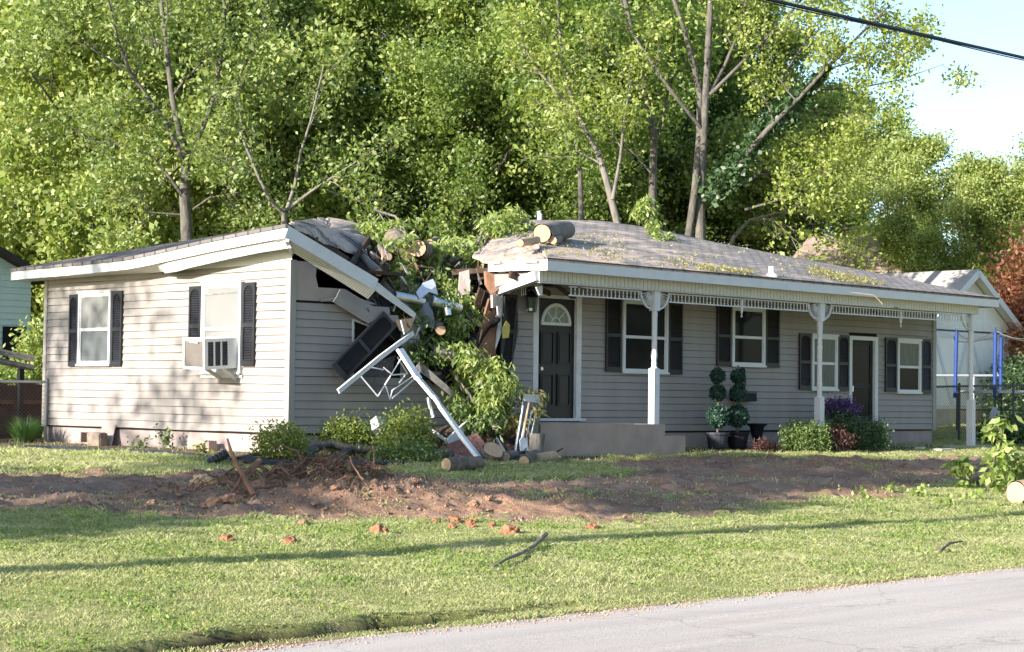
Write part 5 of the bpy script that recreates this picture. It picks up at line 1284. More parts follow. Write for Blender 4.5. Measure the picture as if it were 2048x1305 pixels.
def block(name, label, cat, c, size, m, rz=0.0, bev=.03, seed=0):
    bm = bmesh.new(); bmesh.ops.create_cube(bm, size=1.0)
    for v in bm.verts: v.co = Vector((v.co.x*size[0], v.co.y*size[1], v.co.z*size[2]))
    bmesh.ops.bevel(bm, geom=bm.edges[:], offset=bev, segments=2, affect='EDGES', profile=.6)
    bmesh.ops.subdivide_edges(bm, edges=bm.edges[:], cuts=1)
    M = Matrix.Translation(Vector(c)) @ Matrix.Rotation(TH+rz, 4, 'Z')
    V = []
    for v in bm.verts: n = v.co; V.append(tuple(M @ (n+n.normalized()*.012*mnoise.noise(n*9+Vector((seed, 0, 0))))))
    Fc = [tuple(v.index for v in f.verts) for f in bm.faces]; bm.free()
    return tag(link_mesh(name, np.array(V), Fc, m), label, cat)
block('stone_block', 'brown stone block standing before the leaning panel', 'stone', H(-.32, 4.78, .80), (.20, .34, .24), 'stone', .1, .045)
block('concrete_block', 'grey concrete block beside the sunlit foundation near the corner', 'block', H(-.20, 1.78, .76), (.18, .22, .20), 'concrete', .15, .012)
def weed(label, c, seed, leaf='leaf_shrub', R_=.22, Hh=.25, n=60):
    g = Grow(seed); c = np.array(c); t = thing('weed', label, 'weed', tuple(c)); P = []
    for k in range(7):
        a = g.r.uniform(0, 6.28); q = c+np.array([math.cos(a)*R_*g.r.random(), math.sin(a)*R_*g.r.random(), Hh*g.r.uniform(.4, 1)]); g.limb([c, (c+q)/2+np.array([0, 0, .03]), q], .006, .003, 4); P += [q, (q+c)/2, q*.7+c*.3]
    g.mb.build('stem', leaf, t); P = np.repeat(np.array(P), max(1, n//21), 0); P = P+g.g.normal(size=P.shape)*.04
    V, Fq = leaf_quads(g.g, P, .075, .045, .1, .2); link_mesh('leaves', V, Fq, leaf, t); return t
weed('broad leaved weed by the middle of the sunlit foundation', hp(-.35, 2.75), 31, 'leaf_box', .3, .30, 90)
weed('low weed between the two sunlit foundation blocks', hp(-.4, 3.4), 32, 'leaf_box', .22, .16)
weed('small weed near the near corner shrub', hp(-1.2, .4), 33, 'leaf_shrub', .2, .14)

# ---- garden edging and pipe
def ground_line(pts, dz=.02): return [hp(s, b, dz) for s, b in pts]
mb = MB(); pts = [(-2.05, 4.6), (-2.0, 3.2), (-1.95, 1.7), (-2.0, .6), (-1.9, -.3), (-1.85, -1.1)]; mb.tube(ground_line(pts, .03), .032, 6); tag(mb.build('garden_edging', 'edging'), 'black plastic edging strip along the bed of the sunlit wall', 'edging')
mb = MB(); P_ = ground_line([(-1.95, -1.55), (-1.7, -1.75), (-1.2, -1.85), (-.4, -1.95), (.5, -1.98), (1.2, -1.9)], .035); P_[0][2] += .06
mb.tube(P_, [.062, .05, .035, .03, .026, .022], 8); tag(mb.build('garden_edging', 'edging'), 'curled black plastic edging strip left of the crossed sticks', 'edging')
mb = MB(); c = gp(416, 927); d = Vector((.62, .1, .35)).normalized(); 
mb.tube([Vector(c)+d*(k*.028) for k in range(12)], [.055+.016*(k % 2) for k in range(12)], 10); tag(mb.build('corrugated_pipe', 'edging'), 'short stub of black corrugated pipe lying in the bed', 'pipe')

# ================================================================= TORN CORNER AND DEBRIS
V3 = Vector
def P3(x, y, b): return Vector(F(x, y, b))
# loose siding panel hanging from the wall, strips
mb = hb()
a, b_, c, d = P3(681, 579, -.10), P3(768, 624, -.12), P3(737, 648, -.16), P3(666, 604, -.14)
m1_, m2_ = a.lerp(d, .45), b_.lerp(c, .45)
mb.slab([a, b_, m2_, m1_], .012, (0, 1, 0)); k = V3((0, -.02, 0)); mb.slab([m1_+k, m2_+k, c+k*.2, d+k*.2], .012, (0, 1, 0)); mb.build('loose_siding', 'siding', house)
mb = hb(); mb.slab([P3(641, 599, -.05), P3(672, 594, -.07), P3(668, 601, -.07), P3(642, 604, -.05)], .01, (0, 1, 0)); mb.build('loose_siding', 'siding', house)
mb = hb(); mb.slab([P3(790, 640, -.05), P3(832, 636, -.05), P3(815, 668, -.1), P3(800, 662, -.1)], .02, (0, 1, 0)); mb.build('broken_trim', 'wood_raw', house)
mb = hb(); mb.bar(P3(706, 640, -.03), P3(745, 655, -.03), .02, .03); mb.bar(P3(706, 640, -.03), P3(706, 684, -.03), .02, .03); mb.build('window', 'trim_dull', house)
# hanging shutter, long and black
o_, u_, v_ = P3(661, 731, -.22), P3(689, 762, -.26)-P3(661, 731, -.22), P3(765, 623, -.16)-P3(661, 731, -.22)
nrm = u_.cross(v_).normalized()
if nrm.y > 0: nrm = -nrm
ul, vl = u_.length, v_.length; ud, vd = u_/ul, v_/vl
W_ = 2.2
smb = shutter('s', 0, ul, 0, vl, fmap=lambda u, o, z: tuple(o_+ud*u+nrm*o+vd*z), build=False); smb.M = HM
tag(smb.build('shutter', 'shutter'), 'black louvred shutter hanging askew over the broken window', 'shutter')
# second, bent shutter by the door
bm_ = lambda u, o, z: tuple(P3(1008, 735, -.06)+V3((u*1.0-.16+.10*(z/1.25)-.12*math.sin(z/1.25*math.pi)*-.9, -o-.03, z)))
smb = shutter('s', 0, .30, 0, 1.22, fmap=bm_, build=False); smb.M = HM
tag(smb.build('shutter', 'porch_shutter'), 'dark bowed shutter left of the front door and lamp', 'shutter')
mb = hb(); mb.slab([P3(1013, 642, -.16), P3(1020, 650, -.16), P3(1018, 676, -.16), P3(1006, 677, -.16), P3(1006, 655, -.16)], .02, (0, 1, 0)); tag(mb.build('foam_scrap', 'yellow_foam'), 'yellow scrap of insulation stuck on the bowed shutter', 'insulation')
# torn wall end right of the gap
mb = hb(); mb.slab([P3(953, 722, -.12), P3(968, 634, -.05), P3(996, 612, .0), P3(991, 724, -.10)], .03, (0, 1, 0)); mb.build('broken_sheathing', 'wood_brown', house)
mb = hb(); mb.slab([P3(993, 588, -.06), P3(1011, 600, -.06), P3(1008, 652, -.10), P3(992, 698, -.12), P3(997, 640, -.08)], .025, (0, 1, 0)); mb.build('broken_trim', 'trim_dull', house)
mb = hb(); mb.slab([P3(972, 543, .1), P3(1010, 556, -.1), P3(1008, 572, -.15), P3(985, 588, -.05), P3(974, 570, .05)], .06, (0, 1, 0)); mb.build('broken_beam', 'wood_brown', house)
mb = hb(); mb.slab([P3(920, 545, .5), P3(938, 540, .4), P3(941, 588, .35), P3(917, 592, .45)], .02, (0, 1, 0)); mb.build('broken_sheathing', 'sheathing', house)
mb = hb(); mb.slab([P3(985, 590, -.1), P3(997, 592, -.1), P3(996, 612, -.12), P3(986, 616, -.12)], .05, (0, 1, 0)); mb.build('broken_trim', 'sheathing', house)
rs = random.Random(9)
for k, (x0, y0, b0, x1, y1, b1, w, m) in enumerate(((963, 578, .1, 920, 702, .15, .10, 'wood_dark'), (972, 585, .2, 935, 705, .1, .12, 'wood_dark'), (955, 590, .5, 905, 690, .5, .08, 'wood_grey'), (980, 600, .0, 950, 700, .0, .07, 'wood_brown'),
                                                  (742, 505, 1.0, 815, 625, .2, .06, 'wood_grey'), (748, 520, .8, 806, 612, .2, .09, 'wood_dark'), (760, 560, .5, 832, 632, .0, .08, 'wood_grey'), (735, 500, 1.3, 790, 590, .6, .07, 'wood_dark'), (800, 600, .2, 838, 640, -.1, .05, 'wood_grey'),
                                                  (835, 730, -.2, 905, 788, -.45, .12, 'wood_grey'), (920, 705, -.1, 950, 730, -.1, .06, 'wood_brown'), (945, 600, .3, 1000, 640, -.05, .05, 'wood_brown'), (905, 545, 1.0, 990, 540, .3, .10, 'wood_dark'),
                                                  (1020, 548, -.6, 1100, 588, -.3, .12, 'wood_dark'), (838, 530, 2.2, 925, 520, 1.6, .06, 'wood_raw'))):
    mb = hb(); a, b_ = P3(x0, y0, b0), P3(x1, y1, b1); mb.bar(a, b_, .045, w, taper=.7); mb.build('splintered_board', m, house)
for k in range(26):
    x = rs.uniform(770, 960); y = rs.uniform(520, 700); b0 = np.interp(y, [500, 720], [2.0, -.1]); a = P3(x, y, b0); e = a+V3((rs.uniform(-.5, .5), rs.uniform(-.15, .15), rs.uniform(-.35, .35)))
    mb = hb(); mb.bar(a, e, rs.uniform(.02, .05), rs.uniform(.03, .11), taper=rs.uniform(.3, .9)); mb.build('splintered_board', rs.choice(['wood_dark', 'wood_dark', 'wood_grey', 'wood_brown', 'wood_raw']), house)
for k in range(10):
    x = rs.uniform(790, 930); y = rs.uniform(540, 690); b0 = np.interp(y, [500, 720], [2.0, -.1]); a = P3(x, y, b0)
    mb = hb(); mb.slab([a, a+V3((rs.uniform(.15, .4), rs.uniform(-.1, .1), rs.uniform(-.2, .1))), a+V3((rs.uniform(.2, .4), rs.uniform(-.1, .1), rs.uniform(-.45, -.25))), a+V3((rs.uniform(-.1, .1), 0, rs.uniform(-.4, -.2)))], .02, (0, 1, 0)); mb.build('roof_scrap', rs.choice(['shutter', 'wood_dark', 'attic_black', 'grey_panel']), house)
for k in range(54):
    x = rs.choice([rs.gauss(760, 18), rs.gauss(820, 14), rs.gauss(965, 18), rs.gauss(940, 20), rs.uniform(700, 990)]); y = rs.uniform(500, 660) if x > 780 else rs.uniform(490, 600); b0 = np.interp(y, [480, 680], [1.2, -.25]); a = P3(x, y, b0); e = a+V3((rs.uniform(-.35, .35), rs.uniform(-.12, .05), rs.uniform(-.35, .30)))
    mb = hb(); mb.bar(a, e, rs.uniform(.012, .03), rs.uniform(.012, .045), taper=.12); mb.build('splinter', rs.choice(['wood_dark', 'wood_grey', 'wood_brown', 'wood_raw', 'sheathing', 'trim_dull']), house)
for (p, q, sg) in (((745, 520, .9), (800, 610, .3), .12), ((960, 560, .2), (915, 640, .1), .2), ((850, 610, .1), (905, 660, -.1), .22), ((700, 520, .4), (760, 575, .1), .1)):
    p, q = P3(*p), P3(*q); mb = hb(); mb.tube([p.lerp(q, t)-V3((0, 0, sg*4*t*(1-t)))+V3((.03*math.sin(t*9), 0, 0)) for t in np.linspace(0, 1, 12)], .009, 5); mb.build('loose_cable', 'wire', house)
# ---- metal strips
def ribbon(name, label, cat, pts, w, m, t=.012, side=None):
    """bent strip of sheet through points (house coordinates) with half-folded lip"""
    mb = hb()
    for a, c in zip(pts, pts[1:]): mb.bar(a, c+(c-a)*.01, w, t, up=(.35, -1, .25))
    for a, c in zip(pts, pts[1:]):
        d = (c-a).normalized(); s_ = d.cross(V3((.35, -1, .25))).normalized(); mb.bar(a+s_*w*.5, c+s_*w*.5+(c-a)*.01, .012, .05, up=(.35, -1, .25))
    return tag(mb.build(name, m), label, cat)
def gpl(x, y, dz): s, b = G(x, y); return V3((s, b, gz(s, b)+dz))
e_ = gpl(966, 927, .02)
ribbon('metal_strip', 'long white metal strip sliding from the broken eave down to the logs', 'metal strip', [P3(800, 698, -.45), P3(838, 757, -.72), P3(872, 797, -1.05), P3(884, 815, -1.20), P3(925, 872, -1.62), e_], .19, 'aluminium_white')
ribbon('metal_strip', 'narrow white metal bar sticking out from the gap across the hanging shutter', 'metal strip', [P3(826, 667, -.20), P3(760, 716, -.42), P3(678, 783, -.52)], .065, 'trim_dull', .03)
ribbon('metal_strip', 'short white strip hanging under the long white strip', 'metal strip', [P3(856, 795, -.45), P3(868, 834, -.5)], .06, 'aluminium_white')
ribbon('metal_strip', 'wide white board lying in the shade right of the long strip', 'metal strip', [P3(957, 832, -.5), P3(898, 888, -1.0)], .16, 'aluminium_white')
ribbon('metal_strip', 'slim white strip under the leafy branch left of the upright log', 'metal strip', [P3(972, 822, -.9), P3(1016, 859, -1.1)], .05, 'aluminium_white')
ribbon('metal_strip', 'thin pale strip slanting over the debris right of the largest shrub', 'metal strip', [P3(865, 862, -.6), P3(905, 889, -1.0)], .05, 'trim_dull')
mb = hb(); a = gpl(1082, 908, .02); c = gpl(1256, 909, .02); mb.bar(a, a.lerp(c, .62), .14, .03); mb.bar(a.lerp(c, .55)+V3((0, -.03, .01)), c, .11, .03); tag(mb.build('white_plank', 'aluminium_white'), 'flat white strip lying on the ground at the foot of the porch slab', 'plank')
# ---- broken screen frame of thin white rods with torn mesh
sf = thing('window_screen', 'broken white screen frame of bent rods hanging under the shutter', 'window screen', tuple(H(1.9, -.35, 1.5)), TH)
c5 = lambda x, y: (620+x/4.35, 540+y/4.35)
def rod(mb, pts, r=.011, b=-.40): mb.tube([P3(*c5(x, y), b-.03*i) for i, (x, y) in enumerate(pts)], r, 6)
mb = hb()
for pts in ([(426, 905), (590, 1100)], [(590, 1100), (690, 940), (800, 760)], [(760, 760), (850, 905)], [(640, 850), (720, 915), (850, 905)], [(660, 1010), (695, 1130), (715, 1050), (950, 890)], [(715, 1120), (830, 1020), (955, 905)], [(790, 440), (820, 560)], [(775, 985), (830, 915)], [(500, 845), (640, 870)]): mb = hb(); rod(mb, pts); mb.build('screen_rod', 'aluminium_white', sf)
m_ = bpy.data.materials.new('torn_mesh'); m_.use_nodes = True; MATS['torn_mesh'] = m_
nt_ = m_.node_tree; b0_ = nt_.nodes['Principled BSDF']; b0_.inputs['Base Color'].default_value = (.05, .05, .055, 1); b0_.inputs['Alpha'].default_value = .45
tn = nt_.nodes.new('ShaderNodeTexNoise'); tn.inputs['Scale'].default_value = 9; tr_ = nt_.nodes.new('ShaderNodeMapRange'); tr_.inputs['To Min'].default_value = .2; tr_.inputs['To Max'].default_value = .7
nt_.links.new(tn.outputs[0], tr_.inputs[0]); nt_.links.new(tr_.outputs[0], b0_.inputs['Alpha'])
mb = hb(); mb.slab([P3(*c5(430, 905), -.38), P3(*c5(590, 800), -.38), P3(*c5(750, 740), -.40), P3(*c5(700, 920), -.42), P3(*c5(590, 1090), -.41)], .004, (0, 1, 0)); mb.build('mesh', 'torn_mesh', sf)
# ---- duct, white sheets
du = thing('air_duct', 'shiny metal air duct with a T branch in the crushed roof', 'duct', tuple(H(2.9, .6, 2.7)), TH)
mb = hb(); mb.tube([P3(788, 592, .15), P3(815, 597, .12), P3(846, 604, .10)], .075, 14); mb.build('pipe', 'steel', du, smooth=False)
mb = hb(); mb.tube([P3(862, 602, .05), P3(888, 610, .0), P3(920, 618, -.05)], [.085, .08, .08], 14); mb.tube([P3(862, 602, .05), P3(865, 603, .05)], .095, 14); mb.build('pipe', 'steel', du)
mb = hb(); mb.tube([P3(893, 610, -.02), P3(896, 632, -.06)], [.08, .06], 12); mb.build('branch_pipe', 'steel', du)
mb = hb(); a = P3(868, 574, .8); mb.add([tuple(P3(x, y, b)) for x, y, b in ((832, 585, .1), (846, 566, .3), (866, 558, .4), (872, 572, .25), (876, 590, .1), (858, 584, .05), (846, 594, .0), (840, 600, .0))], [(0, 1, 5, 7), (1, 2, 3, 5), (3, 4, 5), (5, 6, 7)])
tag(mb.build('crumpled_sheet', 'white_wrap'), 'crumpled pale sheet lying over the metal duct', 'sheet')
mb = hb(); mb.add([tuple(P3(x, y, b)) for x, y, b in ((741, 842, -.5), (752, 832, -.55), (766, 836, -.45), (775, 850, -.5), (770, 866, -.6), (752, 874, -.55), (744, 862, -.62), (758, 852, -.68))], [(0, 1, 7), (1, 2, 7), (2, 3, 7), (3, 4, 7), (4, 5, 7), (5, 6, 7), (6, 0, 7)])
tag(mb.build('crumpled_sheet', 'white_wrap'), 'crumpled white plastic sheet between the two shrubs', 'sheet')
mb = hb(); mb.lathe(tuple(P3(852, 625, .05)), [(.16, -.25), (.12, .0), (.06, .10), (.05, .16)], 10); tag(mb.build('roof_flashing', 'grey_panel'), 'dark grey flashing cone below the metal duct', 'flashing')

# ---- logs on the crushed roof and at its foot
GL = 'sawn logs of the fallen tree'
def lg(label, x0, y0, b0, x1, y1, b1, r, m='bark_log', seed=0): return log('cut_log', label, 'log', H(*F(x0, y0, b0)), H(*F(x1, y1, b1)), r, m, group=GL, seed=seed)
lg('thick dark log on the crushed ridge, sawn face to the right', 786, 474, 1.9, 815, 503, 1.2, .165, seed=3)
lg('grey log on the crushed ridge right of the thick dark log, face to the left', 835, 497, 1.1, 862, 512, 1.9, .16, seed=4)
lg('short bright log on the crushed ridge nearest the white pipe', 860, 489, 2.3, 874, 485, 2.9, .10, seed=5)
lg('slim log stub with a round sawn face at the left edge of the gap', 728, 517, .9, 757, 545, .1, .072, 'bark_pale', seed=6)
lg('log end with a round face in the leaves in the middle of the gap', 866, 642, .4, 882, 661, -.25, .085, seed=7)
lg('pale grey log low in the gap beside the leafy branch', 868, 704, -.2, 906, 712, -.4, .10, 'bark_pale', seed=8)
lg('small log lodged in the leaves under the ridge logs', 757, 500, 1.6, 776, 514, 1.0, .075, seed=9)
def lroof(label, x0, y0, x1, y1, r, m, seed):
    a, c = roofpt(x0, y0), roofpt(x1, y1); return log('cut_log', label, 'log', H(a[0], a[1], a[2]+r*.9), H(c[0], c[1], c[2]+r*.9), r, m, group=GL, seed=seed)
lroof('thick pale log lying on the right roof near the ridge', 1084, 485, 1133, 477, .17, 'bark_pale', 10)
lroof('thin log with a bright sawn face below the thick log on the right roof', 1106, 489, 1118, 487, .075, 'bark_pale', 11)
lroof('narrow split log left of the thick log on the right roof', 1040, 494, 1074, 488, .07, 'cut_wood', 12)
def lgr(label, x0, y0, x1, y1, r, m='bark_log', seed=0, z=0.0):
    a, c = G(x0, y0), G(x1, y1); return log('cut_log', label, 'log', hp(*a, r*.85+z), hp(*c, r*.85+z), r, m, group=GL, seed=seed)
lgr('grey bark log at the foot of the long white strip', 893, 942, 958, 940, .105, seed=13)
lgr('log half hidden behind the grey bark log, sawn face to the left', 830, 922, 900, 918, .085, seed=14)
lgr('small round log with a bright sawn face right of the leaning disc', 1012, 923, 1044, 916, .075, 'bark_pale', seed=15)
lgr('short split log right of the small round log', 1048, 932, 1072, 921, .085, 'bark_log', seed=16)
lgr('pale split log lying farthest right at the foot of the slab', 1072, 925, 1108, 922, .08, 'cut_wood', seed=17)
u0 = F(1068, 912, -1.58); log('cut_log', 'log standing upright at the left corner of the porch slab', 'log', hp(u0[0], -1.58, -.02), hp(u0[0]+.03, -1.58, .39), .145, 'bark_pale', group=GL, seed=18)
d0 = G(986, 926); a = hp(*d0, .19); log('cut_log', 'leaning tree disc with its broad sawn face to the viewer', 'log', a+A*.03+B*.11+np.array([0, 0, -.09]), a-B*.0+np.array([0, 0, -.01]), .175, 'bark_log', group=GL, seed=19)
d0 = G(2040, 1012); log('cut_log', 'pale barkless log cut by the right edge of the photo', 'log', hp(d0[0]-.1, d0[1], .16), hp(d0[0]+.9, d0[1]-.1, .18), .17, 'cut_wood', group=GL, seed=20)
def bent_limb(name, label, cat, pts, r0, r1, m='bark', forks=(), seed=0):
    g = Grow(seed); t = thing(name, label, cat, tuple(pts[0])); g.limb([np.array(p) for p in pts], r0, r1, 9, .06); g.mb.build('limb', m, t, smooth=True)
    for f, a, b in forks:
        g = Grow(seed+1); g.limb([np.array(p) for p in f], a, b, 7, .05); g.mb.build('side_limb', m, t, smooth=True)
    return t
bent_limb('fallen_limb', 'dark crooked limb lying between the corner shrub and the debris', 'limb', [gp(606, 922, .06), gp(630, 912, .13), gp(660, 910, .17), gp(700, 913, .13), gp(760, 912, .10)], .075, .055, 'bark', [([gp(700, 913, .12), gp(672, 922, .07), gp(650, 926, .04)], .05, .04), ([gp(716, 912, .14), gp(728, 905, .3), gp(742, 900, .5)], .05, .04)], 5)
bent_limb('fallen_limb', 'thin limb on the bed between the sunlit wall and the corner shrub', 'limb', [gp(475, 921, .03), gp(510, 916, .06), gp(552, 914, .05)], .022, .03, 'bark', (), 6)
bent_limb('fallen_limb', 'pale bare branch arching over the crushed ridge', 'branch', [H(*F(746, 420, 3.2)), H(*F(791, 433, 3.0)), H(*F(808, 463, 2.7)), H(*F(826, 493, 2.3))], .018, .04, 'bark_pale', [([H(*F(808, 462, 2.7)), H(*F(806, 448, 2.7)), H(*F(816, 440, 2.7))], .03, .015), ([H(*F(757, 424, 3.2)), H(*F(770, 445, 3.0)), H(*F(790, 455, 2.9))], .012, .008)], 7)
bent_limb('fallen_limb', 'thin bare branch bowed across the leaves of the gap', 'branch', [H(*F(793, 546, .9)), H(*F(823, 531, 1.0)), H(*F(866, 537, 1.0)), H(*F(908, 575, .7))], .012, .02, 'bark_pale', (), 8)
bent_limb('fallen_limb', 'bare forked branch at the torn edge of the right roof', 'branch', [H(*F(955, 490, 1.8)), H(*F(965, 463, 2.2)), H(*F(985, 456, 2.4)), H(*F(1000, 440, 2.6))], .022, .008, 'bark_pale', [([H(*F(965, 463, 2.2)), H(*F(962, 445, 2.3))], .012, .006)], 9)

# ---- leafy branches of the fallen tree
def leafy(label, pts, r0, seed, nch=(9, 6), Lf=(.62, .32), per=16, sig=.085, leaf='leaf_fallen', Lm=.125, Wm=.042, droop=.62, world=False):
    g = Grow(seed); P_ = [np.array(p) if world else H(*F(*p)) for p in pts]
    g.limb(P_, r0, r0*.4, 7, .05); g.sub(P_, r0, 1, nch, Lf, up=-.10, wig=.22, t0=.05)
    t = thing('leafy_branch', label, 'branch', tuple(P_[0])); g.mb.build('limb', 'bark', t, smooth=True)
    V, Fq = g.leaves(per, sig, Lm, Wm, droop); link_mesh('foliage', V, Fq, leaf, t); return t
leafy('leafy branch drooping over the left broken roof edge', [(800, 530, 1.8), (770, 492, 2.4), (748, 455, 2.8)], .03, 201, nch=(9, 5), Lf=(.5, .26), per=14)
leafy('leafy branch filling the left side of the gap under the ridge logs', [(790, 500, 1.6), (795, 555, 1.0), (825, 605, .5)], .03, 202, nch=(8, 5), Lf=(.42, .26), per=12)
leafy('leafy branch across the middle of the gap behind the bowed twig', [(842, 580, 1.0), (890, 535, 1.5), (940, 492, 2.0)], .03, 203, nch=(9, 5), Lf=(.5, .28), per=12)
leafy('upright leafy branch above the torn right roof edge', [(950, 520, 1.6), (985, 465, 2.3), (1012, 440, 2.6)], .03, 204, nch=(8, 5), Lf=(.48, .26), per=12)
leafy('leafy sprays lying on the right roof beside the thick log', [(1000, 505, 1.9), (1050, 490, 2.0), (1078, 480, 2.2)], .02, 205, nch=(6, 4), Lf=(.4, .22), per=11)
leafy('leafy branch low in the gap above the grey log, shade in its leaf colour', [(925, 610, .5), (885, 650, .1), (845, 692, -.15)], .03, 206, nch=(9, 5), Lf=(.44, .26), per=12, leaf='leaf_box')  # darker leaves than the upper branches paint the shade low in the gap
leafy('leafy branch hanging beside the splintered right wall end', [(930, 560, .8), (925, 610, .5), (900, 660, .1)], .03, 207, nch=(7, 5), Lf=(.34, .2), per=11)
leafy('big leafy branch draped down in front of the torn wall end', [(880, 690, .0), (940, 735, -.45), (975, 785, -.85), (1005, 795, -1.0)], .04, 208, nch=(11, 6), Lf=(.60, .30), per=9, Lm=.14, Wm=.036, droop=.72)
leafy('leafy branch under the draped one, reaching the ground debris', [(900, 740, -.2), (940, 790, -.6), (965, 850, -.95)], .03, 209, nch=(7, 5), Lf=(.44, .26), per=8, leaf='leaf_box', Lm=.13, Wm=.036, droop=.72)  # same darker leaf colour in place of shade under the draped branch
leafy('withered sprig over the grey panel by the front door', [(1030, 800, -1.1), (1055, 802, -1.2), (1072, 806, -1.25)], .012, 210, nch=(5, 3), Lf=(.22, .12), per=9, leaf='leaf_withered', sig=.05)
leafy('withered sprig hanging left of the upright log', [(1010, 835, -1.2), (1035, 826, -1.3), (1050, 830, -1.3)], .012, 211, nch=(5, 3), Lf=(.2, .12), per=9, leaf='leaf_withered', sig=.05)
leafy('leafy tuft standing up behind the right roof ridge', [(1278, 452, 3.4), (1283, 428, 3.4), (1290, 415, 3.4)], .012, 212, nch=(6, 4), Lf=(.3, .16), per=9, sig=.06)
rp0 = roofpt(1300, 478)
leafy('small leafy twig lying on the right roof below the ridge tuft', [H(*roofpt(1288, 470))+np.array([0, 0, .05]), H(*roofpt(1318, 482))+np.array([0, 0, .07]), H(*roofpt(1336, 480))+np.array([0, 0, .06])], .01, 213, nch=(6, 3), Lf=(.22, .12), per=7, sig=.05, droop=.2, world=True)
# twig and leaf litter on the right roof
def litter():
    rg = np.random.default_rng(3); P_ = []
    for (x0, x1, y0, y1, n) in ((1620, 1770, 535, 585, 420), (1530, 1640, 552, 572, 160), (1400, 1510, 535, 552, 150), (1330, 1390, 520, 548, 60), (1050, 1250, 470, 525, 150), (1200, 1700, 490, 580, 220)):
        for _ in range(n):
            x = rg.uniform(x0, x1); t = (x-x0)/(x1-x0); y = y0+(y1-y0)*(t*.7+.3*rg.random()) if x0 > 1350 else rg.uniform(y0, y1)
            s, b, z = roofpt(x, y)
            if 3.4 > b > -1.3 and 4.2 < s < 17.5: P_.append(H(s, b, z+.03+.02*rg.random()))
    P_ = np.array(P_); P_ = np.repeat(P_, 3, 0)+rg.normal(size=(len(P_)*3, 3))*np.array([.06, .06, .012])
    V, Fq = leaf_quads(rg, P_, .055, .024, 0, .0); o = link_mesh('leaf_litter', V, Fq, 'leaf_withered', None); kind(o, 'stuff'); tag(o, 'withered yellow leaves strewn over the right roof', 'leaves')
litter()
mb = hb(); a = V3(roofpt(1753, 598)); mb.tube([a+V3((-.5, .2, .1)), a+V3((-.1, -.02, .06)), a+V3((.05, -.1, -.10))], .008, 5); tag(mb.build('twig', 'wood_raw'), 'pale twig hanging over the porch fascia', 'twig')
mb = hb(); a = P3(1079, 438, 3.6); mb.tube([a+V3((0, 0, -.15)), a+V3((0.01, 0, .08)), a+V3((-.03, 0, .14))], [.05, .05, .035], 10); mb.build('vent_pipe', 'trim', house)
mb = hb(); a = P3(887, 492, 3.3); mb.lathe((a.x, a.y, a.z), [(.05, -.2), (.05, .02), (.075, .03), (.075, .07), (.02, .08)], 12); mb.build('vent_pipe', 'trim', house)
# ================================================================= BY THE PORCH
pn = hb(); mb = hb()
a, b_, c, d = P3(1049, 789, -1.36), P3(1084, 791, -1.36), V3(F(1076, 866, -1.42)), V3(F(1030, 900, -1.5))
mb.slab([a, b_, c, d], .02, (0, 1, 0)); tag(mb.build('panel', 'grey_panel'), 'grey sheet leaning by the left corner of the porch slab', 'panel')
mb = hb(); mb.slab([P3(1049, 788, -1.39), P3(1085, 790, -1.39), P3(1084, 808, -1.39), P3(1050, 803, -1.39)], .012, (0, 1, 0)); tag(mb.build('board', 'trim_dull'), 'pale board lying across the top of the leaning grey sheet', 'board')
GR_ = 'thin metal rods leaning by the porch slab'
for k, (x0, y0, x1, y1) in enumerate(((1046, 812, 1031, 904), (1054, 818, 1041, 888), (1063, 822, 1048, 902), (1071, 826, 1061, 880))):
    mb = hb(); mb.tube([P3(x0, y0, -1.46), P3(x1, y1, -1.58)], .011, 6); o = mb.build('metal_rod', 'aluminium_white')
    tag(o, ['leftmost thin metal rod leaning on the grey sheet', 'second thin metal rod from the left, in front of the grey sheet', 'third thin metal rod from the left, right of the shovel blade', 'rightmost thin metal rod ending behind the upright log'][k], 'rod', GR_)
sh = thing('shovel', 'white bladed shovel leaning head down left of the upright log', 'shovel', tuple(H(4.0, -1.6, .66)), TH)
mb = hb(); q = P3(1046, 872, -1.58); mb.slab([q, q+V3((.09, 0, -.07)), q+V3((.12, -.02, -.24)), q+V3((.07, -.02, -.24)), q+V3((.06, -.02, -.18)), q+V3((-.02, -.02, -.24)), q+V3((-.07, -.02, -.24)), q+V3((-.07, 0, -.07))], .012, (0, 1, 0)); mb.build('blade', 'aluminium_white', sh)
mb = hb(); mb.tube([q+V3((0, 0, -.02)), P3(1058, 806, -1.5)], .016, 7); mb.build('handle', 'wood_raw', sh)
# shingles torn off in one piece, among the logs
mb = hb(); g0 = G(960, 922); M0 = Matrix.Translation(Vector((g0[0], g0[1]+.3, .72))) @ Matrix.Rotation(math.radians(38), 4, 'X') @ Matrix.Rotation(math.radians(-24), 4, 'Y')
mb.M = HM @ M0
for i in range(6):
    for j in range(4): mb.box((-.33+i*.115, -.25+j*.13, j*.006), (-.33+i*.115+.107, -.25+j*.13+.135, .018+j*.006))
mb.box((-.34, -.26, -.02), (.36, .27, -.002)); tag(mb.build('shingle_patch', 'brick_red'), 'torn off patch of reddish shingles behind the foot of the long strip', 'shingles')
rs = random.Random(12)
for k in range(16):
    s = rs.uniform(2.2, 4.4); b = rs.uniform(-1.7, -.2); z = gz(s, b)+.05; mb = hb(); a = V3((s, b, z)); a2 = a+V3((rs.uniform(-.5, .5), rs.uniform(-.3, .3), rs.uniform(0, .28)))
    mb.bar(a, a2, rs.uniform(.04, .10), rs.uniform(.02, .04), taper=rs.uniform(.5, 1)); m = rs.choice(['wood_grey', 'wood_dark', 'wood_brown', 'wood_raw', 'trim_dull', 'wood_dark'])
    tag(mb.build('broken_board', m), 'broken board in the heap between the largest shrub and the porch slab', 'board', 'broken boards in the debris heap')
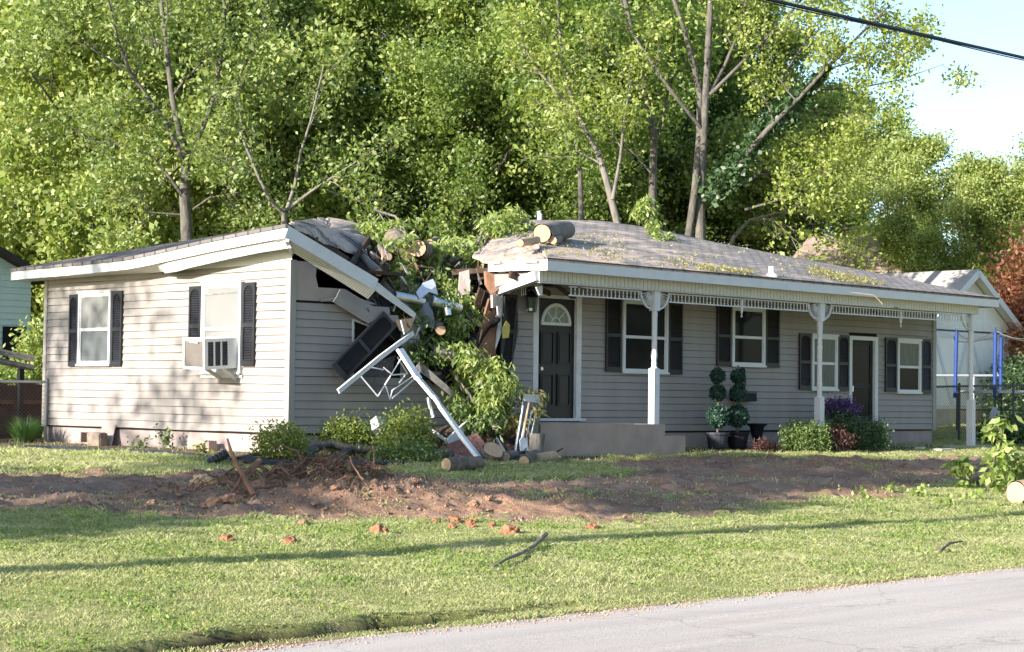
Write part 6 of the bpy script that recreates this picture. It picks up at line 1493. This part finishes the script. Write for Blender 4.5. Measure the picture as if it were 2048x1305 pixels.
# heap of rubble that carries them
def heap():
    n = 40; V = []; Fc = []
    for i in range(n+1):
        for j in range(n+1):
            s = 1.7+i/n*3.0; b = -2.0+j/n*2.2; e = math.exp(-((s-3.2)/.95)**2-((b+.5)/.75)**2)
            z = gz(s, b)-.03+.52*e*(1+.5*fbm(s, b, 3, 4, 2))+.05*e*fbm(s, b, 11, 2, 3); V.append(tuple(H(s, b, z)))
    for i in range(n):
        for j in range(n): q = i*(n+1)+j; Fc.append((q, q+n+1, q+n+2, q+1))
    o = link_mesh('rubble', np.array(V), Fc, 'rubble'); kind(o, 'stuff'); tag(o, 'dark heap of rubble at the foot of the crushed wall', 'rubble')
mat('rubble', (.07, .048, .036), .95, .6, 9, bump=.02, bscale=30)
heap()
for k in range(38):
    x, y = rs.uniform(850, 1120), rs.uniform(912, 936); s, b = G(x, y); a = V3((s, b, gz(s, b)+.03)); d = V3((rs.uniform(-1, 1), rs.uniform(-1, 1), rs.uniform(-.05, .25))).normalized()
    mb = hb(); mb.bar(a, a+d*rs.uniform(.08, .30), rs.uniform(.03, .07), rs.uniform(.015, .04), taper=rs.uniform(.2, .9)); tag(mb.build('wood_chip', rs.choice(['wood_raw', 'cut_wood', 'wood_grey', 'bark_log', 'wood_dark'])), 'splintered piece of wood on the ground among the sawn logs', 'wood piece', 'wood pieces scattered among the sawn logs')
# topiaries
def topiary(label, s, b, seed, pot='pot_black'):
    c = hp(s, b); t = thing('topiary', label, 'topiary', tuple(c), TH, 'potted topiaries on the porch front')
    z0 = c[2]; mb = hb(); ps = H(s, b, 0); mb.lathe((s, b, z0), [(.155, 0), (.17, .03), (.20, .26), (.225, .27), (.225, .31), (.19, .31)], 14); mb.build('pot', pot, t)
    g = Grow(seed); g.limb([H(s, b, z0+.28), H(s+.01, b, z0+.8), H(s, b, z0+1.55)], .022, .014, 7); g.mb.build('stem', 'bark', t)
    for (zc, r, n) in ((z0+.60, .205, 1700), (z0+1.03, .150, 1000), (z0+1.34, .132, 900)):
        rg = g.g; d = unit(rg.normal(size=(n, 3))); P_ = H(s, b, zc)+d*(r*(.80+.22*rg.random(n)))[:, None]
        V, Fq = leaf_quads(rg, P_, .045, .03, 0, .1); link_mesh('ball', V, Fq, 'leaf_topiary', t)
        bm = bmesh.new(); bmesh.ops.create_icosphere(bm, subdivisions=3, radius=r*.84); cc = Vector(H(s, b, zc)); Vc = [tuple(v.co+cc) for v in bm.verts]; Fc = [tuple(v.index for v in f.verts) for f in bm.faces]; bm.free()
        link_mesh('ball_core', np.array(Vc), Fc, 'leaf_topiary', t)
    return t
topiary('three ball topiary in a grey black pot, the left one', 9.47, -.52, 71, 'edging'); topiary('three ball topiary in a black pot, beside the hanging planter', 10.08, -.50, 72)
# urn
up_ = hp(10.72, -.45); mb = hb(); mb.lathe((10.72, -.45, up_[2]), [(.10, 0), (.11, .02), (.05, .06), (.045, .12), (.085, .2), (.12, .30), (.135, .40), (.20, .45), (.205, .47), (.18, .47), (.15, .43)], 18)
tag(mb.build('urn', 'pot_black', smooth=True), 'black flared urn standing between the topiaries and the green hedge', 'urn')
bush('potted_plant', 'dried reddish tuft in front of the black urn', 'plant', hp(10.35, -.95), (.24, .2, .12), 120, 9, .06, .014, 'leaf_maroon', 77, sig=.04, droop=.2)
# planter with scroll bracket on the wall
pl_ = thing('wall_planter', 'black iron planter hanging on the wall beside the right topiary', 'planter', tuple(H(10.75, -.12, 1.6)), TH)
mb = hb(); mb.box((10.45, -.20, 1.56), (11.0, -.03, 1.60))
for (a, c) in (((10.43, -.21, 1.58), (11.02, -.21, 1.58)), ((10.43, -.21, 1.74), (11.02, -.21, 1.74)), ((10.43, -.03, 1.74), (11.02, -.03, 1.74))): mb.bar(a, c, .02, .02)
mb.box((10.44, -.215, 1.58), (11.01, -.20, 1.72)); mb.box((10.44, -.2, 1.58), (10.455, -.03, 1.72)); mb.box((10.995, -.2, 1.58), (11.01, -.03, 1.72)); mb.build('trough', 'pot_black', pl_)
mb = hb()
for x in (10.60, 10.86): mb.tube([(x, -.04, 1.74), (x+.02, -.04, 1.95), (10.74, -.04, 2.16)], .011, 6)
for (cx, cz, R) in ((10.79, 2.13, .07), (10.83, 1.98, .055), (10.68, 1.84, .05), (10.78, 1.86, .045)):
    mb.tube([(cx+R*math.cos(a)*(1-a*.06), -.045, cz+R*math.sin(a)*(1-a*.06)) for a in np.linspace(0, 8.0, 22)], .010, 5)
mb.build('scroll_bracket', 'pot_black', pl_)
# pale stones of the garden path at the right
GP_ = 'flat path stones at the right end of the bed'
for k, (x, y, w, l) in enumerate(((1885, 903, .5, .3), (1915, 897, .7, .35), (1955, 894, .8, .38), (1995, 898, .85, .36), (2035, 902, .8, .34), (1840, 900, .4, .2))):
    s, b = G(x, y); block('path_stone', ['small path stone left of the porch end post', 'flat path stone in front of the porch end post', 'flat path stone right of the porch end post', 'larger path stone under the leafy right branch', 'path stone cut by the right edge', 'farthest left path stone near the hedge'][k], 'stone', hp(s, b, .01), (w, l, .07), 'stone_pale', .1*k, .02, k)['group'] = GP_

# ================================================================= SOIL: ROOTS, CLODS, STICKS
rs = random.Random(21)
rt0 = thing('root_tangle', 'heap of torn roots in the churned soil', 'roots', tuple(hp(-3.5, -4.9)), 0)
for k in range(98):
    s, b = -3.5+rs.gauss(0, .62), -4.95+rs.gauss(0, .36); p = np.array(hp(s, b, rs.uniform(-.02, .20)*math.exp(-((s+3.5)/.8)**2))); d = np.array([rs.uniform(-1, 1), rs.uniform(-1, 1), rs.uniform(.0, .9)]); L_ = rs.uniform(.25, .75); pts = [p]
    for i in range(6):
        d = d+np.array([rs.uniform(-.6, .6), rs.uniform(-.6, .6), rs.uniform(-.65, .1)]); d /= np.linalg.norm(d); pts.append(pts[-1]+d*L_/6)
    r = rs.uniform(.012, .034); mb = MB(); mb.tube(pts, [r*(1-.12*i) for i in range(7)], 6, cap=True, jit=.15, rnd=rs); mb.build('root', 'root', rt0)
mb = MB()
for k in range(420):
    s, b = -3.5+rs.gauss(0, .75), -5.0+rs.gauss(0, .42); p = np.array(hp(s, b, rs.uniform(0, .22)*math.exp(-((s+3.5)/.8)**2))); a = rs.uniform(0, 6.28); l = rs.uniform(.08, .3); mb.tube([p, p+np.array([math.cos(a)*l*.5, math.sin(a)*l*.5, rs.uniform(.02, .12)]), p+np.array([math.cos(a+.6)*l, math.sin(a+.6)*l, rs.uniform(-.02, .1)])], [.006, .005, .002], 4, cap=False)
kind(mb.build('rootlet', 'root', rt0), 'stuff')
def crumbs():
    """loose soil crumbs strewn over the churned ground"""
    rg = np.random.default_rng(4); n = 45000; s = rg.uniform(-12, 14, n); b = rg.uniform(-9, -1.5, n); m1, m2, m3 = soil_mask(s, b)
    ok = (m1 > .35) & (rg.random(n) < np.clip(.35+1.6*fbm_np(s, b, 1.4, 3, 61), .05, 1)); s, b = s[ok], b[ok]
    s2 = np.concatenate([s, -3.6+rg.normal(size=5000)*1.5]); b2 = np.concatenate([b, -5.6+rg.normal(size=5000)*.7]); n = len(s2)
    p = C0+np.outer(s2, A)+np.outer(b2, B); p[:, 2] = ground_z(s2, b2)
    r = .005+.022*rg.random(n)**5; r[-5000:] *= 1.25
    O = np.array([(1, 0, 0), (-1, 0, 0), (0, 1, 0), (0, -1, 0), (0, 0, 1), (0, 0, -.6)], float)
    jit = 1+.35*rg.uniform(-1, 1, (n, 6, 1)); ang = rg.random(n)*6.28; c, q = np.cos(ang), np.sin(ang)
    V = O[None]*jit*r[:, None, None]; X = V[..., 0]*c[:, None]-V[..., 1]*q[:, None]; Yy = V[..., 0]*q[:, None]+V[..., 1]*c[:, None]; V = np.stack([X, Yy, V[..., 2]], -1)+p[:, None]
    T = np.array([(0, 2, 4), (2, 1, 4), (1, 3, 4), (3, 0, 4), (2, 0, 5), (1, 2, 5), (3, 1, 5), (0, 3, 5)])
    Fq = (np.arange(n)[:, None, None]*6+T[None]).reshape(-1, 3)
    o = link_mesh('soil_crumbs', V.reshape(-1, 3), Fq, 'crumb', None, origin=(0, 0, 0)); kind(o, 'stuff'); tag(o, 'loose crumbs of reddish soil over the churned ground', 'soil')
def gravel():
    rg = np.random.default_rng(14); n = 9000; s = rg.uniform(-13, 16, n); b = -12.98+rg.normal(size=n)*.10; p = C0+np.outer(s, A)+np.outer(b, B); p[:, 2] = np.where(b < -12.97, .010, ground_z(s, b)+.004)
    r = (.003+.012*rg.random(n)**4)[:, None, None]; O = np.array([(1, 0, 0), (-1, 0, 0), (0, 1, 0), (0, -1, 0), (0, 0, .8), (0, 0, -.3)], float)
    V = O[None]*(1+.35*rg.uniform(-1, 1, (n, 6, 1)))*r+p[:, None]; T = np.array([(0, 2, 4), (2, 1, 4), (1, 3, 4), (3, 0, 4), (2, 0, 5), (1, 2, 5), (3, 1, 5), (0, 3, 5)])
    o = link_mesh('gravel', V.reshape(-1, 3), (np.arange(n)[:, None, None]*6+T[None]).reshape(-1, 3), 'gravel_tan', None, origin=(0, 0, 0)); kind(o, 'stuff'); tag(o, 'tan grit and gravel along the edge of the road', 'gravel')
mat('gravel_tan', (.40, .29, .21), .95, .35, 3)
gravel()
mat('crumb', (.25, .155, .105), .97, .5, 1.2)
crumbs()
def stick(label, pts, r0, r1, m='wood_brown'):
    mb = MB(); n = len(pts); mb.tube(pts, [r0+(r1-r0)*i/(n-1) for i in range(n)], 8, jit=.08, rnd=rs); return tag(mb.build('stick', m), label, 'stick')
def sk(x, y, b): return H(*F(x, y, b))
stick('long crooked stick standing in the roots, leaning left', [sk(508, 992, -5.9), sk(488, 955, -5.7), sk(474, 930, -5.6), sk(462, 903, -5.5), sk(455, 878, -5.4)], .036, .012)
stick('thick sawn stick crossing the long crooked stick', [sk(466, 985, -5.75), sk(488, 950, -5.6), sk(519, 922, -5.5)], .022, .036)
stick('pale bent stick rising at the right side of the roots', [sk(616, 968, -5.2), sk(624, 952, -5.2), sk(632, 946, -5.2), sk(635, 932, -5.2)], .012, .008, 'wood_grey')
stick('thin root stick lying over the churned soil right of the roots', [sk(610, 1012, -6.0), sk(650, 1000, -5.8), sk(680, 988, -5.6)], .014, .010, 'root')
stick('long pale stick lying before the crossed sticks', [sk(465, 990, -5.9), sk(520, 976, -5.7), sk(560, 975, -5.5), sk(590, 968, -5.3)], .014, .008, 'wood_brown')
stick('dark stick poking up right of the root heap', [sk(718, 988, -5.9), sk(742, 968, -5.8)], .03, .022, 'wood_dark')
stick('bent stick lying on the lawn below the clay clods', [gp(986, 1142, .03), gp(1010, 1132, .05), gp(1040, 1118, .04), gp(1068, 1104, .05), gp(1092, 1091, .10)], .010, .022, 'bark_pale')
stick('thin stick lying on the lawn near the road at the right', [gp(1880, 1108, .03), gp(1900, 1096, .06), gp(1925, 1088, .03)], .014, .008, 'bark')
stick('short stick standing in the dirt at the right', [gp(1557, 978, .0), gp(1551, 968, .12)], .016, .01, 'wood_raw')
mat('clod_brown', (.30, .18, .12), .95, .35, 9, bump=.04, bscale=20)
def clod(label, c, r, m, seed, group=None, sq=(1, 1, .7)):
    V, Fc = rock(c, r, seed, sq); o = link_mesh('clod', np.array(V), Fc, m, smooth=True); return tag(o, label, 'clod', group)
GC = 'clods of clay'
clod('orange clay clod alone on the lawn', gp(757, 1070, .02), .095, 'clay', 1.1, GC); clod('small orange clay clod far left on the lawn', gp(453, 1083, .02), .06, 'clay', 2.3, GC)
clod('small orange clay clod on the lawn left of the larger lone clod', gp(580, 1090, .02), .07, 'clay', 3.3, GC); clod('orange clay clod right of the clay heap', gp(1020, 1070, .02), .10, 'clay', 4.7, GC)
clod('small clay clod in the grass right of the heap', gp(1185, 1060, .02), .06, 'clay', 5.2, GC); clod('light brown clod at the left end of the root heap', gp(432, 1018, .03), .10, 'clod_brown', 6.1, GC, (1.2, .9, .8)); clod('second light brown clod left of the root heap', gp(462, 1020, .03), .08, 'clod_brown', 6.8, GC)
clod('pale wood chunk lying before the clay clods', gp(413, 978, .06), .12, 'wood_raw', 8.3, None, (1.5, .7, .6))
for k in range(11):
    x = 935+rs.gauss(0, 34); y = 1052+rs.gauss(0, 8); clod('orange clay clod in the heap at the front edge of the dirt', gp(x, y, .02), rs.uniform(.02, .06), 'clay', 10+k*1.7, 'clay clods heaped at the dirt edge')
for k in range(30):
    x = rs.uniform(250, 1000); y = 1000+rs.gauss(0, 16)+10; clod('brown clod lying in the churned soil', gp(x, y, .02), rs.uniform(.025, .06), 'clod_brown', 50+k*2.1, 'brown clods in the churned soil')
# fallen leafy shoots and dead wood at the right edge
leafy('upright leafy shoot with big pale leaves at the right edge', [gp(1975, 990, .02), gp(1975, 990, .25)+np.array([.05, 0, .1]), gp(1975, 990, .6)+np.array([.2, 0, .2]), gp(1975, 990, 1.0)+np.array([.12, 0, .1])], .014, 301, nch=(8, 2), Lf=(.28, .14), per=3, sig=.06, leaf='leaf_fallen', Lm=.17, Wm=.085, droop=.55, world=True)
leafy('second leafy shoot bending at the right edge above the pale log', [gp(2010, 985, .02), gp(2015, 985, .3), gp(2025, 985, .55)], .014, 302, nch=(7, 2), Lf=(.28, .14), per=3, sig=.06, Lm=.16, Wm=.08, droop=.55, world=True)
leafy('short leafy shoot left of the dead wood at the right', [gp(1920, 978, .0), gp(1921, 978, .22), gp(1926, 978, .42)], .012, 303, nch=(7, 2), Lf=(.18, .1), per=3, sig=.04, Lm=.15, Wm=.06, droop=.5, world=True)
a, c = G(1935, 968), G(1990, 978); bent_limb('fallen_limb', 'dark dead limb lying among the leafy shoots at the right edge', 'limb', [hp(*a, .06), hp((a[0]+c[0])/2, (a[1]+c[1])/2, .08), hp(*c, .05)], .06, .05, 'bark', (), 12)
for k, (x, y) in enumerate(((1780, 985), (1840, 995), (1730, 1000), (1945, 1000), (1890, 1010))): weed(['leafy weed at the right edge of the dirt', 'leafy weed right of the dirt edge, next to the shoots', 'leafy weed leftmost at the right dirt edge', 'leafy weed under the dark dead limb', 'low weed in the sparse right lawn'][k], gp(x, y), 80+k, 'leaf_fallen', .25, .14, 60)

# ================================================================= OVERHEAD CABLE AND WHAT STANDS OUTSIDE THE FRAME AT THE LEFT
r1, r2 = ray(1540, 0), ray(2048, 116); nn = np.cross(r1, r2)
def in_plane(X, Y): return np.array([X, Y, CAMZ-(nn[0]*X+nn[1]*Y)/nn[2]])
pole_p = H(-24.0, -8.9, .1); top_a = in_plane(pole_p[0], pole_p[1]); end_a = in_plane(22.0, 45.0)
mb = MB(); mb.tube([top_a+(end_a-top_a)*t-np.array([0, 0, .0])*4*t*(1-t) for t in np.linspace(0, 1, 16)], .027, 6)
mb.tube([top_a+(end_a-top_a)*t+np.array([.01, .0, -.036+.008*math.sin(t*60)]) for t in np.linspace(0, 1, 120)], .010, 5)
tag(mb.build('overhead_cable', 'wire'), 'thick black overhead cable crossing the sky at the upper right', 'cable')
up2 = thing('utility_pole', 'wooden utility pole left of the frame that throws the long lawn shadow', 'utility pole', tuple(pole_p))
mb = MB(); mb.tube([pole_p-np.array([0, 0, .5]), pole_p+np.array([0, 0, 11.5])], [.19, .15], 12); mb.build('shaft', 'bark', up2)
mb = MB(); q = pole_p+np.array([0, 0, 11.0]); mb.bar(q-B*1.1, q+B*1.1, .1, .12); mb.build('crossarm', 'wood_grey', up2)
mb = MB(); p2 = H(24.2, 6.0, 4.7); mb.tube([at(1800, 445, 75), at(1930, 443, 70), at(2080, 434, 66)], .02, 4); tag(mb.build('overhead_cable', 'wire'), 'thin wire before the trees at the far right', 'cable')
def shade_tree(label, s, b, seed, H_, R_, low, per, keep, leaf='leaf_mid', Lm=.24, Wm=.15):
    g = Grow(seed); base = hp(s, b); tr = g.path((0, 0, 0), (0, 0, 1), H_*.92, 9, .05, .05); r0 = H_*.014; g.limb(tr, r0, r0*.3, 8)
    n = 15
    for i in range(n):
        t = low+(1-low)*(i+.5)/n; x = t*9; j = min(8, int(x)); q = tr[j]+(tr[j+1]-tr[j])*(x-j); a = i*2.4; Lb = R_*math.sin(math.pi*min(1, (t-low)/(1-low)*.8+.2))**.6; ch = g.path(q, (math.cos(a), math.sin(a), .25+.5*t), Lb, 5, .12, .03); r = r0*(1-.75*t)*.5; g.limb(ch, r, r*.3, 5); g.sub(ch, r, 1, (5, 4), (Lb*.45, Lb*.25), up=.03)
    t = thing('tree', label, 'tree', tuple(base)); M = np.array(base)
    g.mb.v = [tuple(np.array(v)+M) for v in g.mb.v]; g.mb.build('trunk', 'bark', t, smooth=True); g.tips = [x+M for x in g.tips]
    V, Fq = g.leaves(per, R_*.09, Lm, Wm, 0, keep); link_mesh('crown', V, Fq, leaf, t); return t
shade_tree('dense tree left of the frame whose crown shades the churned soil', -24.5, -4.3, 401, 15.0, 3.1, .24, 16, 1.0)
shade_tree('dense tree left of the frame shading the bed before the house', -27.0, -1.2, 402, 14.0, 2.6, .26, 13, 1.0)
shade_tree('thin leaved tree left of the frame dappling the sunlit wall', -25.0, 7.4, 403, 13.5, 4.3, .40, 8, .55)

# unseen trees added across the street to darken window reflections and porch shade
for k, (s, b, sc) in enumerate(((8, -34, .8), (15, -36, .9), (22, -38, .85), (29, -36, .95), (37, -40, 1.0), (46, -42, 1.0), (2, -38, .85), (56, -44, 1.1))):
    o = dup((protoA, protoB, protoD)[k % 3], tuple(H(s, b, .0)), k*1.3, (sc, sc, sc), label='unseen tree added across the street to darken the porch windows', group='unseen trees added across the street')
